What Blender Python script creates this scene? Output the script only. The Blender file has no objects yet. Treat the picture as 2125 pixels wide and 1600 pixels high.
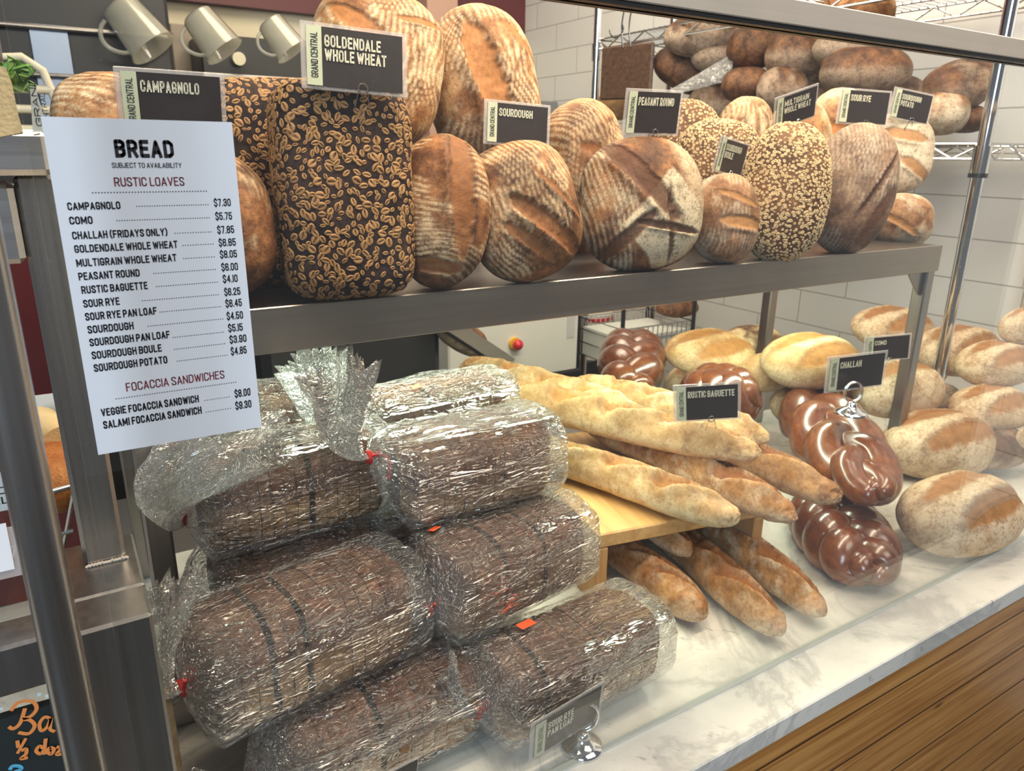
import bpy, math, random
import numpy as np
from mathutils import Matrix, Vector

S = bpy.context.scene
COL = S.collection
PI = math.pi

# ------------------------------------------------------------------ camera
F, CX, CY = 1523.0, 1062.5, 800.0            # focal length and centre for the 2125 x 1600 frame
CAM = np.array([0.0, -0.54, 0.6794])
_dn = np.array([1000 - CX, 5600 - CY, F]); _dn /= np.linalg.norm(_dn)
_x = np.array([3650 - CX, 350 - CY, F]); _x /= np.linalg.norm(_x)
_x = _x - _dn * (_x @ _dn); _x /= np.linalg.norm(_x)
RW = np.stack([_x, np.cross(-_dn, _x), -_dn])  # world <- camera (right, down, forward)

cam = bpy.data.cameras.new('camera')
cam.sensor_width = 36.0
cam.lens = F / 2125 * 36.0
cam.clip_start = 0.01
cam.dof.use_dof = True
cam.dof.focus_distance = 0.68
cam.dof.aperture_fstop = 15.0
camo = bpy.data.objects.new('camera', cam)
camo.matrix_world = Matrix([[RW[i][0], -RW[i][1], -RW[i][2], CAM[i]] for i in range(3)] + [[0, 0, 0, 1]])
COL.objects.link(camo)
S.camera = camo

# ------------------------------------------------------------------ world, lamps, exposure
w = bpy.data.worlds.new('world'); S.world = w; w.use_nodes = True
w.node_tree.nodes['Background'].inputs[0].default_value = (0.86, 0.90, 1.0, 1)
w.node_tree.nodes['Background'].inputs[1].default_value = 0.13


def area(name, loc, target, sx, sy, power, color):
    l = bpy.data.lights.new(name, 'AREA'); l.shape = 'RECTANGLE'
    l.size, l.size_y, l.energy, l.color = sx, sy, power, color
    o = bpy.data.objects.new(name, l); COL.objects.link(o)
    o.location = loc
    o.rotation_euler = (Vector(target) - Vector(loc)).to_track_quat('-Z', 'Y').to_euler()
    return o


area('ceiling_lamp', (0.85, 0.02, 1.45), (0.85, 0.36, 0.4), 1.8, 0.16, 25, (1.0, 0.83, 0.62))
area('shop_window_daylight', (-1.9, -2.6, 1.7), (0.6, 0.2, 0.2), 1.2, 1.7, 80, (0.66, 0.82, 1.0))
area('case_light_strip', (0.85, 0.44, 0.452), (0.85, 0.46, 0.0), 1.35, 0.05, 7.2, (0.88, 1.0, 0.78))
area('front_fill', (1.3, -1.3, 2.2), (1.2, 0.0, 0.2), 1.6, 0.8, 24, (1.0, 0.90, 0.78))  # added fill from the customer side, brightens ledge, rail and planks
area('kitchen_lamp', (1.0, 1.7, 2.3), (1.0, 2.2, 0.6), 1.6, 1.0, 40, (1.0, 0.84, 0.62))
area('rack_lamp', (1.2, 0.9, 1.9), (2.3, 0.9, 0.5), 0.9, 0.9, 18, (1.0, 0.88, 0.72))
S.view_settings.view_transform = 'Standard'
S.view_settings.look = 'None'
S.view_settings.gamma = 1.0
S.view_settings.use_curve_mapping = False
S.view_settings.exposure = 0.30
S.cycles.max_bounces = 8
S.cycles.transparent_max_bounces = 20
S.cycles.caustics_reflective = False
S.cycles.caustics_refractive = False
S.cycles.sample_clamp_indirect = 4.0


# ------------------------------------------------------------------ picking world points
def ray(u, v):
    return RW @ np.array([(u - CX) / F, (v - CY) / F, 1.0])


def PT(u, v, t):
    return CAM + t * ray(u, v)


def PY(u, v, y):
    d = ray(u, v); return CAM + (y - CAM[1]) / d[1] * d


def PZ(u, v, z):
    d = ray(u, v); return CAM + (z - CAM[2]) / d[2] * d


def PX(u, v, x):
    d = ray(u, v); return CAM + (x - CAM[0]) / d[0] * d


def depth(p):
    return float(RW[:, 2] @ (np.array(p) - CAM))


# ------------------------------------------------------------------ noise
def _hash(ix, iy, iz, seed):
    n = (ix * 374761393 + iy * 668265263 + iz * 2147483647 + seed * 1274126177) & 0xFFFFFFFF
    n = ((n ^ (n >> 13)) * 1103515245) & 0xFFFFFFFF
    n = ((n ^ (n >> 16)) * 2654435761) & 0xFFFFFFFF
    return ((n ^ (n >> 15)) & 0xFFFFFF) / float(0xFFFFFF)


def vnoise(P, freq, seed=0):
    Q = np.asarray(P, dtype=np.float64) * freq + 1000.0
    I = np.floor(Q).astype(np.int64); f = Q - I
    f = f * f * (3 - 2 * f)
    r = 0
    for dx in (0, 1):
        wx = f[..., 0] if dx else 1 - f[..., 0]
        for dy in (0, 1):
            wy = f[..., 1] if dy else 1 - f[..., 1]
            for dz in (0, 1):
                wz = f[..., 2] if dz else 1 - f[..., 2]
                r = r + wx * wy * wz * _hash(I[..., 0] + dx, I[..., 1] + dy, I[..., 2] + dz, seed)
    return r


def fbm(P, freq, seed=0, oct=3):
    a, s, t = 1.0, 0.0, 0.0
    for k in range(oct):
        s = s + a * vnoise(P, freq * 2 ** k, seed + 17 * k); t += a; a *= 0.5
    return s / t


def sstep(a, b, x):
    t = np.clip((x - a) / (b - a), 0, 1); return t * t * (3 - 2 * t)


# ------------------------------------------------------------------ mesh building
def mesh_data(name, V, Fs, mats, smooth=True, attrs=None, midx=None):
    me = bpy.data.meshes.new(name)
    me.from_pydata([tuple(map(float, v)) for v in V], [], [tuple(map(int, f)) for f in Fs])
    for m in (mats if isinstance(mats, (list, tuple)) else [mats]):
        me.materials.append(m)
    if midx is not None:
        me.polygons.foreach_set('material_index', np.asarray(midx, dtype=np.int32))
    me.polygons.foreach_set('use_smooth', np.full(len(me.polygons), bool(smooth)))
    for k, a in (attrs or {}).items():
        at = me.attributes.new(k, 'FLOAT', 'POINT')
        at.data.foreach_set('value', np.asarray(a, dtype=np.float32))
    me.update()
    return me


def link(name, me, parent=None, M=None):
    o = bpy.data.objects.new(name, me); COL.objects.link(o)
    if parent is not None:
        o.parent = parent
    if M is not None:
        o.matrix_local = M
    return o


def tag(o, label, cat=None, group=None, kind=None):
    if label: o['label'] = label
    if cat: o['category'] = cat
    if group: o['group'] = group
    if kind: o['kind'] = kind
    return o


def empty(name, M, label, cat, group=None):
    o = bpy.data.objects.new(name, None); COL.objects.link(o)
    o.empty_display_size = 0.02
    o.matrix_world = M
    return tag(o, label, cat, group)


class MB:
    """collects shapes into one mesh"""

    def __init__(s):
        s.V, s.F, s.n, s.mi = [], [], 0, []

    def add(s, V, Fs, mi=0):
        V = np.asarray(V, dtype=float)
        s.V.append(V); s.F += [tuple(i + s.n for i in f) for f in Fs]; s.mi += [mi] * len(Fs); s.n += len(V)
        return s

    def box(s, lo, hi, bev=0.0, mi=0, M=None):
        x0, y0, z0 = lo; x1, y1, z1 = hi
        if bev <= 0:
            V = [(x, y, z) for x in (x0, x1) for y in (y0, y1) for z in (z0, z1)]
            Fs = [(0, 1, 3, 2), (4, 6, 7, 5), (0, 4, 5, 1), (2, 3, 7, 6), (0, 2, 6, 4), (1, 5, 7, 3)]
        else:
            b = min(bev, (x1 - x0) / 2.01, (y1 - y0) / 2.01, (z1 - z0) / 2.01)
            V, idx = [], {}
            for sx in (0, 1):
                for sy in (0, 1):
                    for sz in (0, 1):
                        c = [(x0, x1)[sx], (y0, y1)[sy], (z0, z1)[sz]]
                        d = [(b, -b)[sx], (b, -b)[sy], (b, -b)[sz]]
                        for ax in range(3):
                            p = [c[k] + (0 if k == ax else d[k]) for k in range(3)]
                            idx[(sx, sy, sz, ax)] = len(V); V.append(p)
            g = idx
            Fs = []
            for ax in range(3):
                o1, o2 = (ax + 1) % 3, (ax + 2) % 3
                for sgn in (0, 1):
                    q = []
                    for a, c in ((0, 0), (1, 0), (1, 1), (0, 1)):
                        k = [0, 0, 0]; k[ax] = sgn; k[o1] = a; k[o2] = c
                        q.append(g[(*k, ax)])
                    Fs.append(tuple(q if sgn else q[::-1]))
            for ax in range(3):
                o1, o2 = (ax + 1) % 3, (ax + 2) % 3
                for a in (0, 1):
                    for c in (0, 1):
                        k0 = [0, 0, 0]; k0[o1] = a; k0[o2] = c; k1 = list(k0); k1[ax] = 1
                        q = [g[(*k0, o1)], g[(*k1, o1)], g[(*k1, o2)], g[(*k0, o2)]]
                        Fs.append(tuple(q if (a != c) else q[::-1]))
            for sx in (0, 1):
                for sy in (0, 1):
                    for sz in (0, 1):
                        q = [g[(sx, sy, sz, 0)], g[(sx, sy, sz, 1)], g[(sx, sy, sz, 2)]]
                        Fs.append(tuple(q if (sx + sy + sz) % 2 else q[::-1]))
        V = np.array(V, dtype=float)
        if M is not None:
            V = (np.array(M)[:3, :3] @ V.T).T + np.array(M)[:3, 3]
        return s.add(V, Fs, mi)

    def tube(s, pts, r, n=10, mi=0, caps=True, closed=False):
        P = np.asarray(pts, dtype=float); m = len(P)
        R = np.broadcast_to(np.asarray(r, dtype=float), (m,))
        if closed:
            T = np.roll(P, -1, 0) - np.roll(P, 1, 0)
        else:
            T = np.gradient(P, axis=0)
        T /= np.linalg.norm(T, axis=1)[:, None] + 1e-12
        up = np.array([0, 0, 1.0]) if abs(T[0][2]) < 0.9 else np.array([1.0, 0, 0])
        A = np.zeros_like(P); a = np.cross(up, T[0]); a /= np.linalg.norm(a)
        for i in range(m):
            a = a - T[i] * (a @ T[i]); a /= np.linalg.norm(a) + 1e-12; A[i] = a
        B = np.cross(T, A)
        ph = np.linspace(0, 2 * PI, n, endpoint=False)
        V = (P[:, None] + R[:, None, None] * (A[:, None] * np.cos(ph)[None, :, None] + B[:, None] * np.sin(ph)[None, :, None])).reshape(-1, 3)
        Fs = []
        for i in range(m if closed else m - 1):
            j = (i + 1) % m
            for k in range(n):
                l = (k + 1) % n
                Fs.append((i * n + k, i * n + l, j * n + l, j * n + k))
        if caps and not closed:
            Fs.append(tuple(range(n))[::-1]); Fs.append(tuple((m - 1) * n + k for k in range(n)))
        return s.add(V, Fs, mi)

    def lathe(s, prof, n=32, mi=0, M=None):
        prof = np.asarray(prof, dtype=float); m = len(prof)
        ph = np.linspace(0, 2 * PI, n, endpoint=False)
        V = np.stack([prof[:, 0][:, None] * np.cos(ph), prof[:, 0][:, None] * np.sin(ph), np.repeat(prof[:, 1][:, None], n, 1)], -1).reshape(-1, 3)
        Fs = [(i * n + k, i * n + (k + 1) % n, (i + 1) * n + (k + 1) % n, (i + 1) * n + k) for i in range(m - 1) for k in range(n)]
        if M is not None:
            V = (np.array(M)[:3, :3] @ V.T).T + np.array(M)[:3, 3]
        return s.add(V, Fs, mi)

    def prism(s, poly, z0, z1, mi=0, M=None):
        poly = np.asarray(poly, dtype=float); n = len(poly)
        V = np.concatenate([np.c_[poly, np.full(n, z0)], np.c_[poly, np.full(n, z1)]])
        if M is not None:
            V = (np.array(M)[:3, :3] @ V.T).T + np.array(M)[:3, 3]
        Fs = [tuple(range(n))[::-1], tuple(n + i for i in range(n))] + [(i, (i + 1) % n, n + (i + 1) % n, n + i) for i in range(n)]
        return s.add(V, Fs, mi)

    def build(s, name, mats, parent=None, smooth=False, M=None, attrs=None):
        me = mesh_data(name, np.concatenate(s.V), s.F, mats, smooth, attrs, s.mi)
        if smooth:
            try:
                me.set_sharp_from_angle(angle=math.radians(50))
            except Exception:
                pass
        return link(name, me, parent, M)


def frame(loc, z, xh):
    """matrix whose z axis is z and whose x axis is as close to xh as it can be"""
    z = Vector(z).normalized(); x = Vector(xh); x = (x - z * x.dot(z)).normalized(); y = z.cross(x)
    M = Matrix.Identity(4)
    for i in range(3):
        M[i][0], M[i][1], M[i][2], M[i][3] = x[i], y[i], z[i], float(loc[i])
    return M


def at(x, y, z, rz=0.0):
    return Matrix.Translation((float(x), float(y), float(z))) @ Matrix.Rotation(rz, 4, 'Z')


# ------------------------------------------------------------------ materials
class NT:
    def __init__(s, name):
        s.m = bpy.data.materials.new(name); s.m.use_nodes = True
        s.t = s.m.node_tree; s.t.nodes.clear()
        s.out = s.t.nodes.new('ShaderNodeOutputMaterial')

    def n(s, typ, props=None, **ins):
        nd = s.t.nodes.new('ShaderNode' + typ)
        for k, v in (props or {}).items(): setattr(nd, k, v)
        for k, v in ins.items():
            key = int(k[1:]) if k[0] == 'i' and k[1:].isdigit() else k.replace('_', ' ')
            s.set(nd.inputs[key], v)
        return nd

    def set(s, sock, v):
        if hasattr(v, 'links') or hasattr(v, 'is_linked'):
            s.t.links.new(v, sock)
        elif isinstance(v, (tuple, list)):
            sock.default_value = tuple(v) + ((1,) if len(v) == 3 and sock.type == 'RGBA' else ())
        else:
            sock.default_value = v

    def coord(s, which='Object', scale=None, rot=None):
        c = s.n('TexCoord').outputs[which]
        if scale or rot:
            mp = s.n('Mapping'); s.set(mp.inputs['Vector'], c)
            if scale: mp.inputs['Scale'].default_value = scale
            if rot: mp.inputs['Rotation'].default_value = rot
            c = mp.outputs[0]
        return c

    def noise(s, vec, scale, detail=4, rough=0.55, dist=0.0):
        return s.n('TexNoise', None, Vector=vec, Scale=scale, Detail=detail, Roughness=rough, Distortion=dist).outputs[0]

    def ramp(s, fac, stops, interp='LINEAR'):
        r = s.n('ValToRGB'); cr = r.color_ramp; cr.interpolation = interp
        while len(cr.elements) < len(stops): cr.elements.new(0.5)
        for e, (p, c) in zip(cr.elements, stops):
            e.position = p
            if not isinstance(c, (tuple, list)): c = (c, c, c)
            e.color = tuple(c) + (1,)
        s.set(r.inputs[0], fac); return r.outputs[0]

    def mix(s, fac, a, b, mode='MIX'):
        m = s.n('Mix', {'data_type': 'RGBA', 'blend_type': mode})
        s.set(m.inputs[0], fac); s.set(m.inputs[6], a); s.set(m.inputs[7], b); return m.outputs[2]

    def math(s, op, a, b=0.0, c=None):
        m = s.n('Math', {'operation': op, 'use_clamp': False}); s.set(m.inputs[0], a); s.set(m.inputs[1], b)
        if c is not None: s.set(m.inputs[2], c)
        return m.outputs[0]

    def thin_ior(s, ior):
        # the same reflectance from either side of a thin sheet
        b = s.n('NewGeometry').outputs['Backfacing']
        return s.math('MULTIPLY_ADD', b, 1.0 / ior - ior, ior)

    def attr(s, name):
        return s.n('Attribute', {'attribute_name': name}).outputs['Fac']

    def bump(s, h, strength=0.3, dist=0.002, normal=None):
        b = s.n('Bump', None, Height=h, Strength=strength, Distance=dist)
        if normal is not None: s.set(b.inputs['Normal'], normal)
        return b.outputs[0]

    def pbr(s, color, rough=0.5, metal=0.0, normal=None, **kw):
        p = s.n('BsdfPrincipled')
        s.set(p.inputs['Base Color'], color); s.set(p.inputs['Roughness'], rough); s.set(p.inputs['Metallic'], metal)
        if normal is not None: s.set(p.inputs['Normal'], normal)
        for k, v in kw.items(): s.set(p.inputs[k.replace('_', ' ')], v)
        s.t.links.new(p.outputs[0], s.out.inputs[0]); return s.m


def plain(name, color, rough=0.5, metal=0.0, var=0.06, scale=30, bump=0.0, **kw):
    t = NT(name); c = t.coord()
    nz = t.noise(c, scale, 4)
    col = t.mix(nz, tuple(x * (1 - var) for x in color), tuple(min(1, x * (1 + var)) for x in color))
    nrm = t.bump(t.noise(c, scale * 6, 3), bump, 0.001) if bump else None
    return t.pbr(col, rough, metal, nrm, **kw)


def brushed(name, color, rough=0.3, axis=0, metal=1.0, var=0.25):
    t = NT(name); sc = [90, 90, 90]; sc[axis] = 1.2
    c = t.coord('Object', tuple(sc))
    nz = t.noise(c, 1.6, 5, 0.7)
    big = t.noise(t.coord(), 7, 3)
    col = t.mix(nz, tuple(x * (1 - var) for x in color), tuple(min(1, x * (1 + var * 0.5)) for x in color))
    col = t.mix(t.ramp(big, [(0.45, 0.0), (0.75, 0.35)]), col, tuple(x * 0.7 for x in color))
    return t.pbr(col, t.math('MULTIPLY_ADD', nz, 0.18, rough - 0.07), metal, t.bump(nz, 0.05, 0.0004))


def crust(name, dark, mid, light, flour, score, scale=16, rough=0.62, bump=0.5, spec=0.3, contrast=(0.33, 0.5, 0.68), coat=0.0):
    t = NT(name); c = t.coord()
    n1 = t.noise(c, scale, 6, 0.62, 0.4)
    n2 = t.noise(c, scale * 4.5, 5, 0.65)
    n3 = t.noise(c, scale * 20, 4, 0.6)
    base = t.ramp(t.math('MULTIPLY_ADD', n2, 0.35, t.math('MULTIPLY', n1, 0.75)), [(contrast[0], dark), (contrast[1], mid), (contrast[2], light)])
    base = t.mix(t.attr('bake'), base, t.mix(0.75, base, dark))
    n4 = t.noise(c, scale * 9, 6, 0.7, 0.6)
    base = t.mix(t.ramp(n4, [(0.36, 0.62), (0.54, 0.0)]), base, t.mix(0.6, base, dark))
    base = t.mix(t.ramp(n3, [(0.30, 0.35), (0.5, 0.0)]), base, dark)
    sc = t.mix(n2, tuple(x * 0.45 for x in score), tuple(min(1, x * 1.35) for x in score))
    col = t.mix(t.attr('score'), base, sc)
    ff = t.math('MULTIPLY', t.attr('flour'), t.ramp(t.math('ADD', t.math('MULTIPLY', n3, 0.55), t.math('MULTIPLY', n2, 0.45)), [(0.34, 0.12), (0.56, 1.0)]))
    col = t.mix(t.math('MINIMUM', ff, 0.88), col, flour)
    h = t.math('ADD', t.math('MULTIPLY', n2, 0.7), t.math('MULTIPLY', n3, 0.35))
    rg = t.math('MULTIPLY_ADD', ff, 0.25, rough)
    return t.pbr(col, rg, 0.0, t.bump(h, bump, 0.004), Specular_IOR_Level=spec, Coat_Weight=coat, Coat_Roughness=0.12)


M = {}
M['sour'] = crust('crust_sourdough', (.024, .009, .005), (.20, .078, .028), (.46, .205, .075), (.70, .53, .32), (.27, .105, .034))
M['camp'] = crust('crust_campagnolo', (.050, .019, .008), (.29, .125, .046), (.56, .29, .115), (.78, .63, .40), (.42, .17, .050))
M['peas'] = crust('crust_peasant', (.024, .010, .006), (.165, .064, .025), (.40, .18, .068), (.66, .56, .38), (.13, .050, .020))
M['pot'] = crust('crust_potato', (.07, .03, .014), (.25, .115, .05), (.46, .25, .12), (.76, .65, .48), (.42, .20, .07))
M['ryel'] = crust('crust_sour_rye', (.05, .03, .022), (.19, .105, .062), (.36, .22, .135), (.56, .47, .36), (.14, .065, .035))
M['oat'] = crust('crust_dark_oat', (.014, .010, .010), (.036, .023, .020), (.075, .045, .036), (.55, .36, .17), (.02, .014, .012), rough=0.7, bump=0.35, spec=0.12)
M['seed'] = crust('crust_multigrain', (.035, .016, .010), (.12, .052, .024), (.26, .13, .055), (.72, .52, .28), (.2, .1, .05))
M['bag'] = crust('crust_baguette', (.22, .10, .036), (.47, .265, .105), (.66, .44, .21), (.78, .66, .42), (.36, .155, .040), scale=12, bump=0.35, contrast=(.28, .48, .70))
M['bagd'] = crust('crust_baguette_dark', (.11, .043, .016), (.36, .155, .052), (.55, .29, .115), (.66, .52, .36), (.27, .10, .030), scale=12, bump=0.4)
M['como'] = crust('crust_como', (.15, .065, .024), (.38, .19, .075), (.56, .34, .155), (.76, .62, .42), (.36, .155, .046), scale=10, bump=0.3, contrast=(.30, .5, .7))
M['rack'] = crust('crust_rack_loaf', (.022, .010, .006), (.11, .047, .021), (.27, .125, .052), (.48, .37, .27), (.34, .14, .045), scale=13)
M['chal'] = crust('crust_challah', (.075, .018, .007), (.175, .048, .016), (.36, .125, .035), (.7, .5, .3), (.5, .25, .08), scale=9, rough=0.27, bump=0.10, spec=0.6, contrast=(.36, .52, .74), coat=0.55)
M['rye'] = crust('crust_rye_pan', (.032, .013, .008), (.125, .048, .026), (.26, .108, .055), (.40, .25, .14), (.62, .34, .14), scale=26, rough=0.55, bump=0.8, contrast=(.34, .5, .70))
M['steel'] = brushed('brushed_steel', (.60, .58, .55), 0.30, 0)
M['steelv'] = brushed('brushed_steel_upright', (.50, .47, .43), 0.26, 2)
M['steeld'] = brushed('dark_brushed_steel', (.40, .375, .355), 0.30, 2)
M['shelf'] = brushed('shelf_angle_steel', (.46, .41, .36), 0.36, 0)
M['bar'] = brushed('top_rail_steel', (.56, .47, .37), 0.5, 0, 0.10, 0.12)
M['chrome'] = plain('chrome', (.80, .81, .82), 0.09, 1.0, 0.03)
M['gasket'] = plain('black_gasket', (.012, .012, .012), 0.4)
M['black'] = plain('black_plastic', (.014, .014, .016), 0.35)
M['dark'] = plain('dark_enamel', (.014, .014, .013), 0.4, 0.0, 0.2, 6)
M['wire'] = plain('steel_wire', (.55, .56, .57), 0.2, 1.0)
M['cream'] = plain('cream_paint', (.66, .60, .44), 0.5, 0.0, 0.04, 8)
M['white'] = plain('white_enamel', (.66, .67, .62), 0.35, 0.0, 0.04, 8)
M['maroon'] = plain('maroon_paint', (.095, .012, .014), 0.45, 0.0, 0.15, 6)
M['red'] = plain('red_plastic', (.55, .02, .03), 0.3)
M['yellow'] = plain('yellow_plastic', (.75, .42, .03), 0.4)
M['tie'] = plain('red_twist_tie', (.55, .02, .015), 0.4)
M['stick'] = plain('orange_price_sticker', (.80, .11, .035), 0.5, 0, 0.02)
M['paper'] = plain('white_paper', (.76, .77, .79), 0.6, 0, 0.015, 40, 0.02)
M['ink'] = plain('black_ink', (.016, .014, .018), 0.55, 0, 0.02)
M['inkred'] = plain('dark_red_ink', (.20, .016, .030), 0.55, 0, 0.02)
M['card'] = plain('card_black', (.028, .022, .021), 0.38, 0, 0.25, 60)
M['cardgreen'] = plain('card_pale_green', (.50, .52, .36), 0.45, 0, 0.04)
M['cardtext'] = plain('card_cream_ink', (.66, .63, .48), 0.5, 0, 0.03)
M['chalk'] = plain('chalkboard_green_black', (.018, .024, .022), 0.5, 0, 0.2, 12)
M['orange'] = plain('orange_paint_pen', (.80, .27, .07), 0.55, 0, 0.05)
M['bluepen'] = plain('blue_paint_pen', (.10, .42, .62), 0.55)
M['whitepen'] = plain('white_paint_pen', (.62, .72, .76), 0.55)
M['crumb'] = plain('bread_crumb', (.72, .56, .30), 0.8, 0, 0.12, 60, 0.5)
M['orangebread'] = crust('crust_soft_roll', (.28, .085, .02), (.48, .17, .045), (.60, .27, .09), (.7, .5, .3), (.5, .25, .08), scale=40, bump=0.6)
M['leafg'] = plain('salad_green', (.09, .22, .035), 0.5, 0, 0.4, 50)
M['tileflr'] = plain('floor_grey', (.075, .07, .065), 0.5, 0, 0.2, 4)


def mk_glass():
    t = NT('clear_glass')
    c = t.coord()
    fr = t.n('Fresnel', None, IOR=t.thin_ior(1.5)).outputs[0]
    specks = t.ramp(t.n('TexVoronoi', None, Vector=c, Scale=170).outputs['Distance'], [(0.035, 1.0), (0.06, 0.0)])
    patch = t.ramp(t.noise(c, 6, 3), [(0.50, 0.0), (0.62, 1.0)])
    dust = t.math('MULTIPLY', specks, t.math('MULTIPLY', patch, 0.40))
    haze = t.ramp(t.noise(c, 9, 5), [(0.45, 0.0), (0.8, 0.007)])
    tr = t.n('BsdfTransparent', None, Color=(.972, .982, .972))
    gl = t.n('BsdfGlossy', None, Color=(1, 1, 1), Roughness=0.0)
    df = t.n('BsdfDiffuse', None, Color=(.85, .85, .82))
    m1 = t.n('MixShader'); t.set(m1.inputs[0], fr); t.set(m1.inputs[1], tr.outputs[0]); t.set(m1.inputs[2], gl.outputs[0])
    m2 = t.n('MixShader'); t.set(m2.inputs[0], t.math('ADD', dust, haze)); t.set(m2.inputs[1], m1.outputs[0]); t.set(m2.inputs[2], df.outputs[0])
    t.t.links.new(m2.outputs[0], t.out.inputs[0]); return t.m


def mk_film(name, milk=0.015, wr=1.0):
    t = NT(name); c = t.coord()
    cs = t.coord('Object', (18, 75, 75))
    cd = t.coord('Object', (24, 95, 60), (0.25, 0.35, 0.45))
    w1 = t.noise(cs, 1.0, 3, 0.5, 1.3)
    w2 = t.noise(cd, 1.0, 2, 0.5, 0.8)
    ridge = t.math('ABSOLUTE', t.math('SUBTRACT', w1, 0.5))
    ridge2 = t.math('ABSOLUTE', t.math('SUBTRACT', w2, 0.5))
    h = t.math('MULTIPLY', t.math('ADD', t.math('MULTIPLY', ridge, 1.0), t.math('MULTIPLY', ridge2, 0.8)), -1.0)
    nr = t.bump(h, 1.0 * wr, 0.03)
    g = t.attr('gather')
    lw = t.n('Fresnel', None, IOR=t.thin_ior(1.55), Normal=nr).outputs[0]
    fac = t.math('MINIMUM', t.math('MULTIPLY_ADD', g, 0.14, t.math('MULTIPLY_ADD', lw, 2.1, 0.012)), 0.9)
    crease = t.math('MULTIPLY', t.math('ADD', t.ramp(ridge, [(0.0, 1.0), (0.022, 0.0)]), t.ramp(ridge2, [(0.0, 0.7), (0.016, 0.0)])), 0.07 * wr)
    mf = t.math('MINIMUM', t.math('ADD', t.math('MULTIPLY_ADD', g, 0.52, milk), crease), 0.8)
    tr = t.n('BsdfTransparent', None, Color=(.975, .98, .978))
    gl = t.n('BsdfGlossy', None, Color=(1, 1, 1), Roughness=0.11, Normal=nr)
    df = t.n('BsdfDiffuse', None, Color=(.80, .80, .77)); tl = t.n('BsdfTranslucent', None, Color=(.80, .80, .77))
    md = t.n('MixShader'); md.inputs[0].default_value = 0.5; t.set(md.inputs[1], df.outputs[0]); t.set(md.inputs[2], tl.outputs[0])
    m1 = t.n('MixShader'); t.set(m1.inputs[0], mf); t.set(m1.inputs[1], tr.outputs[0]); t.set(m1.inputs[2], md.outputs[0])
    m2 = t.n('MixShader'); t.set(m2.inputs[0], fac); t.set(m2.inputs[1], m1.outputs[0]); t.set(m2.inputs[2], gl.outputs[0])
    t.t.links.new(m2.outputs[0], t.out.inputs[0]); return t.m


M['glass'] = mk_glass()
M['film'] = mk_film('plastic_bag_film')
M['gedge'] = plain('glass_edge', (.62, .62, .53), 0.3, 0, 0.1, 60)


def mk_sleeve():
    t = NT('clear_card_sleeve')
    fr = t.n('Fresnel', None, IOR=t.thin_ior(1.45)).outputs[0]
    tr = t.n('BsdfTransparent', None, Color=(.95, .95, .95)); gl = t.n('BsdfGlossy', None, Roughness=0.08); df = t.n('BsdfDiffuse', None, Color=(.78, .72, .68))
    m1 = t.n('MixShader'); t.set(m1.inputs[0], fr); t.set(m1.inputs[1], tr.outputs[0]); t.set(m1.inputs[2], gl.outputs[0])
    m2 = t.n('MixShader'); t.set(m2.inputs[0], 0.30); t.set(m2.inputs[1], m1.outputs[0]); t.set(m2.inputs[2], df.outputs[0])
    t.t.links.new(m2.outputs[0], t.out.inputs[0]); return t.m


M['sleeve'] = mk_sleeve()


def mk_jug():
    t = NT('clear_measuring_jug_plastic')
    lw = t.n('Fresnel', None, IOR=t.thin_ior(1.5)).outputs[0]
    tr = t.n('BsdfTransparent', None, Color=(.9, .9, .86)); gl = t.n('BsdfGlossy', None, Roughness=0.12)
    df = t.n('BsdfDiffuse', None, Color=(.80, .77, .66)); tl = t.n('BsdfTranslucent', None, Color=(.80, .77, .66))
    md = t.n('MixShader'); md.inputs[0].default_value = 0.5; t.set(md.inputs[1], df.outputs[0]); t.set(md.inputs[2], tl.outputs[0])
    m1 = t.n('MixShader'); t.set(m1.inputs[0], 0.45); t.set(m1.inputs[1], tr.outputs[0]); t.set(m1.inputs[2], md.outputs[0])
    m2 = t.n('MixShader'); t.set(m2.inputs[0], t.math('MULTIPLY', lw, 1.6)); t.set(m2.inputs[1], m1.outputs[0]); t.set(m2.inputs[2], gl.outputs[0])
    t.t.links.new(m2.outputs[0], t.out.inputs[0]); return t.m


M['jug'] = mk_jug()


def mk_marble():
    t = NT('white_marble'); c = t.coord()
    n1 = t.noise(c, 3.2, 8, 0.62, 1.2)
    v1 = t.ramp(t.math('ABSOLUTE', t.math('SUBTRACT', n1, 0.5)), [(0.0, 1.0), (0.045, 0.0)])
    cs = t.coord('Object', (1, 1, 1), (0, 0, 0.9))
    st = t.n('Mapping'); t.set(st.inputs[0], cs); st.inputs['Scale'].default_value = (30, 80, 60)
    n2 = t.noise(st.outputs[0], 1.0, 4, 0.6)
    fl = t.ramp(n2, [(0.60, 0.0), (0.72, 1.0)])
    msk = t.ramp(t.noise(c, 7, 4, 0.6), [(0.42, 0.0), (0.62, 1.0)])
    cloud = t.ramp(t.noise(c, 4.5, 6, 0.6), [(0.30, (.50, .485, .44)), (0.55, (.70, .675, .60)), (0.8, (.78, .75, .67))])
    col = t.mix(t.math('MULTIPLY', v1, 0.55), cloud, (.36, .35, .33))
    col = t.mix(t.math('MULTIPLY', fl, t.math('MULTIPLY', msk, 0.75)), col, (.22, .225, .23))
    return t.pbr(col, 0.22, 0.0, None, Specular_IOR_Level=0.4)


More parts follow.
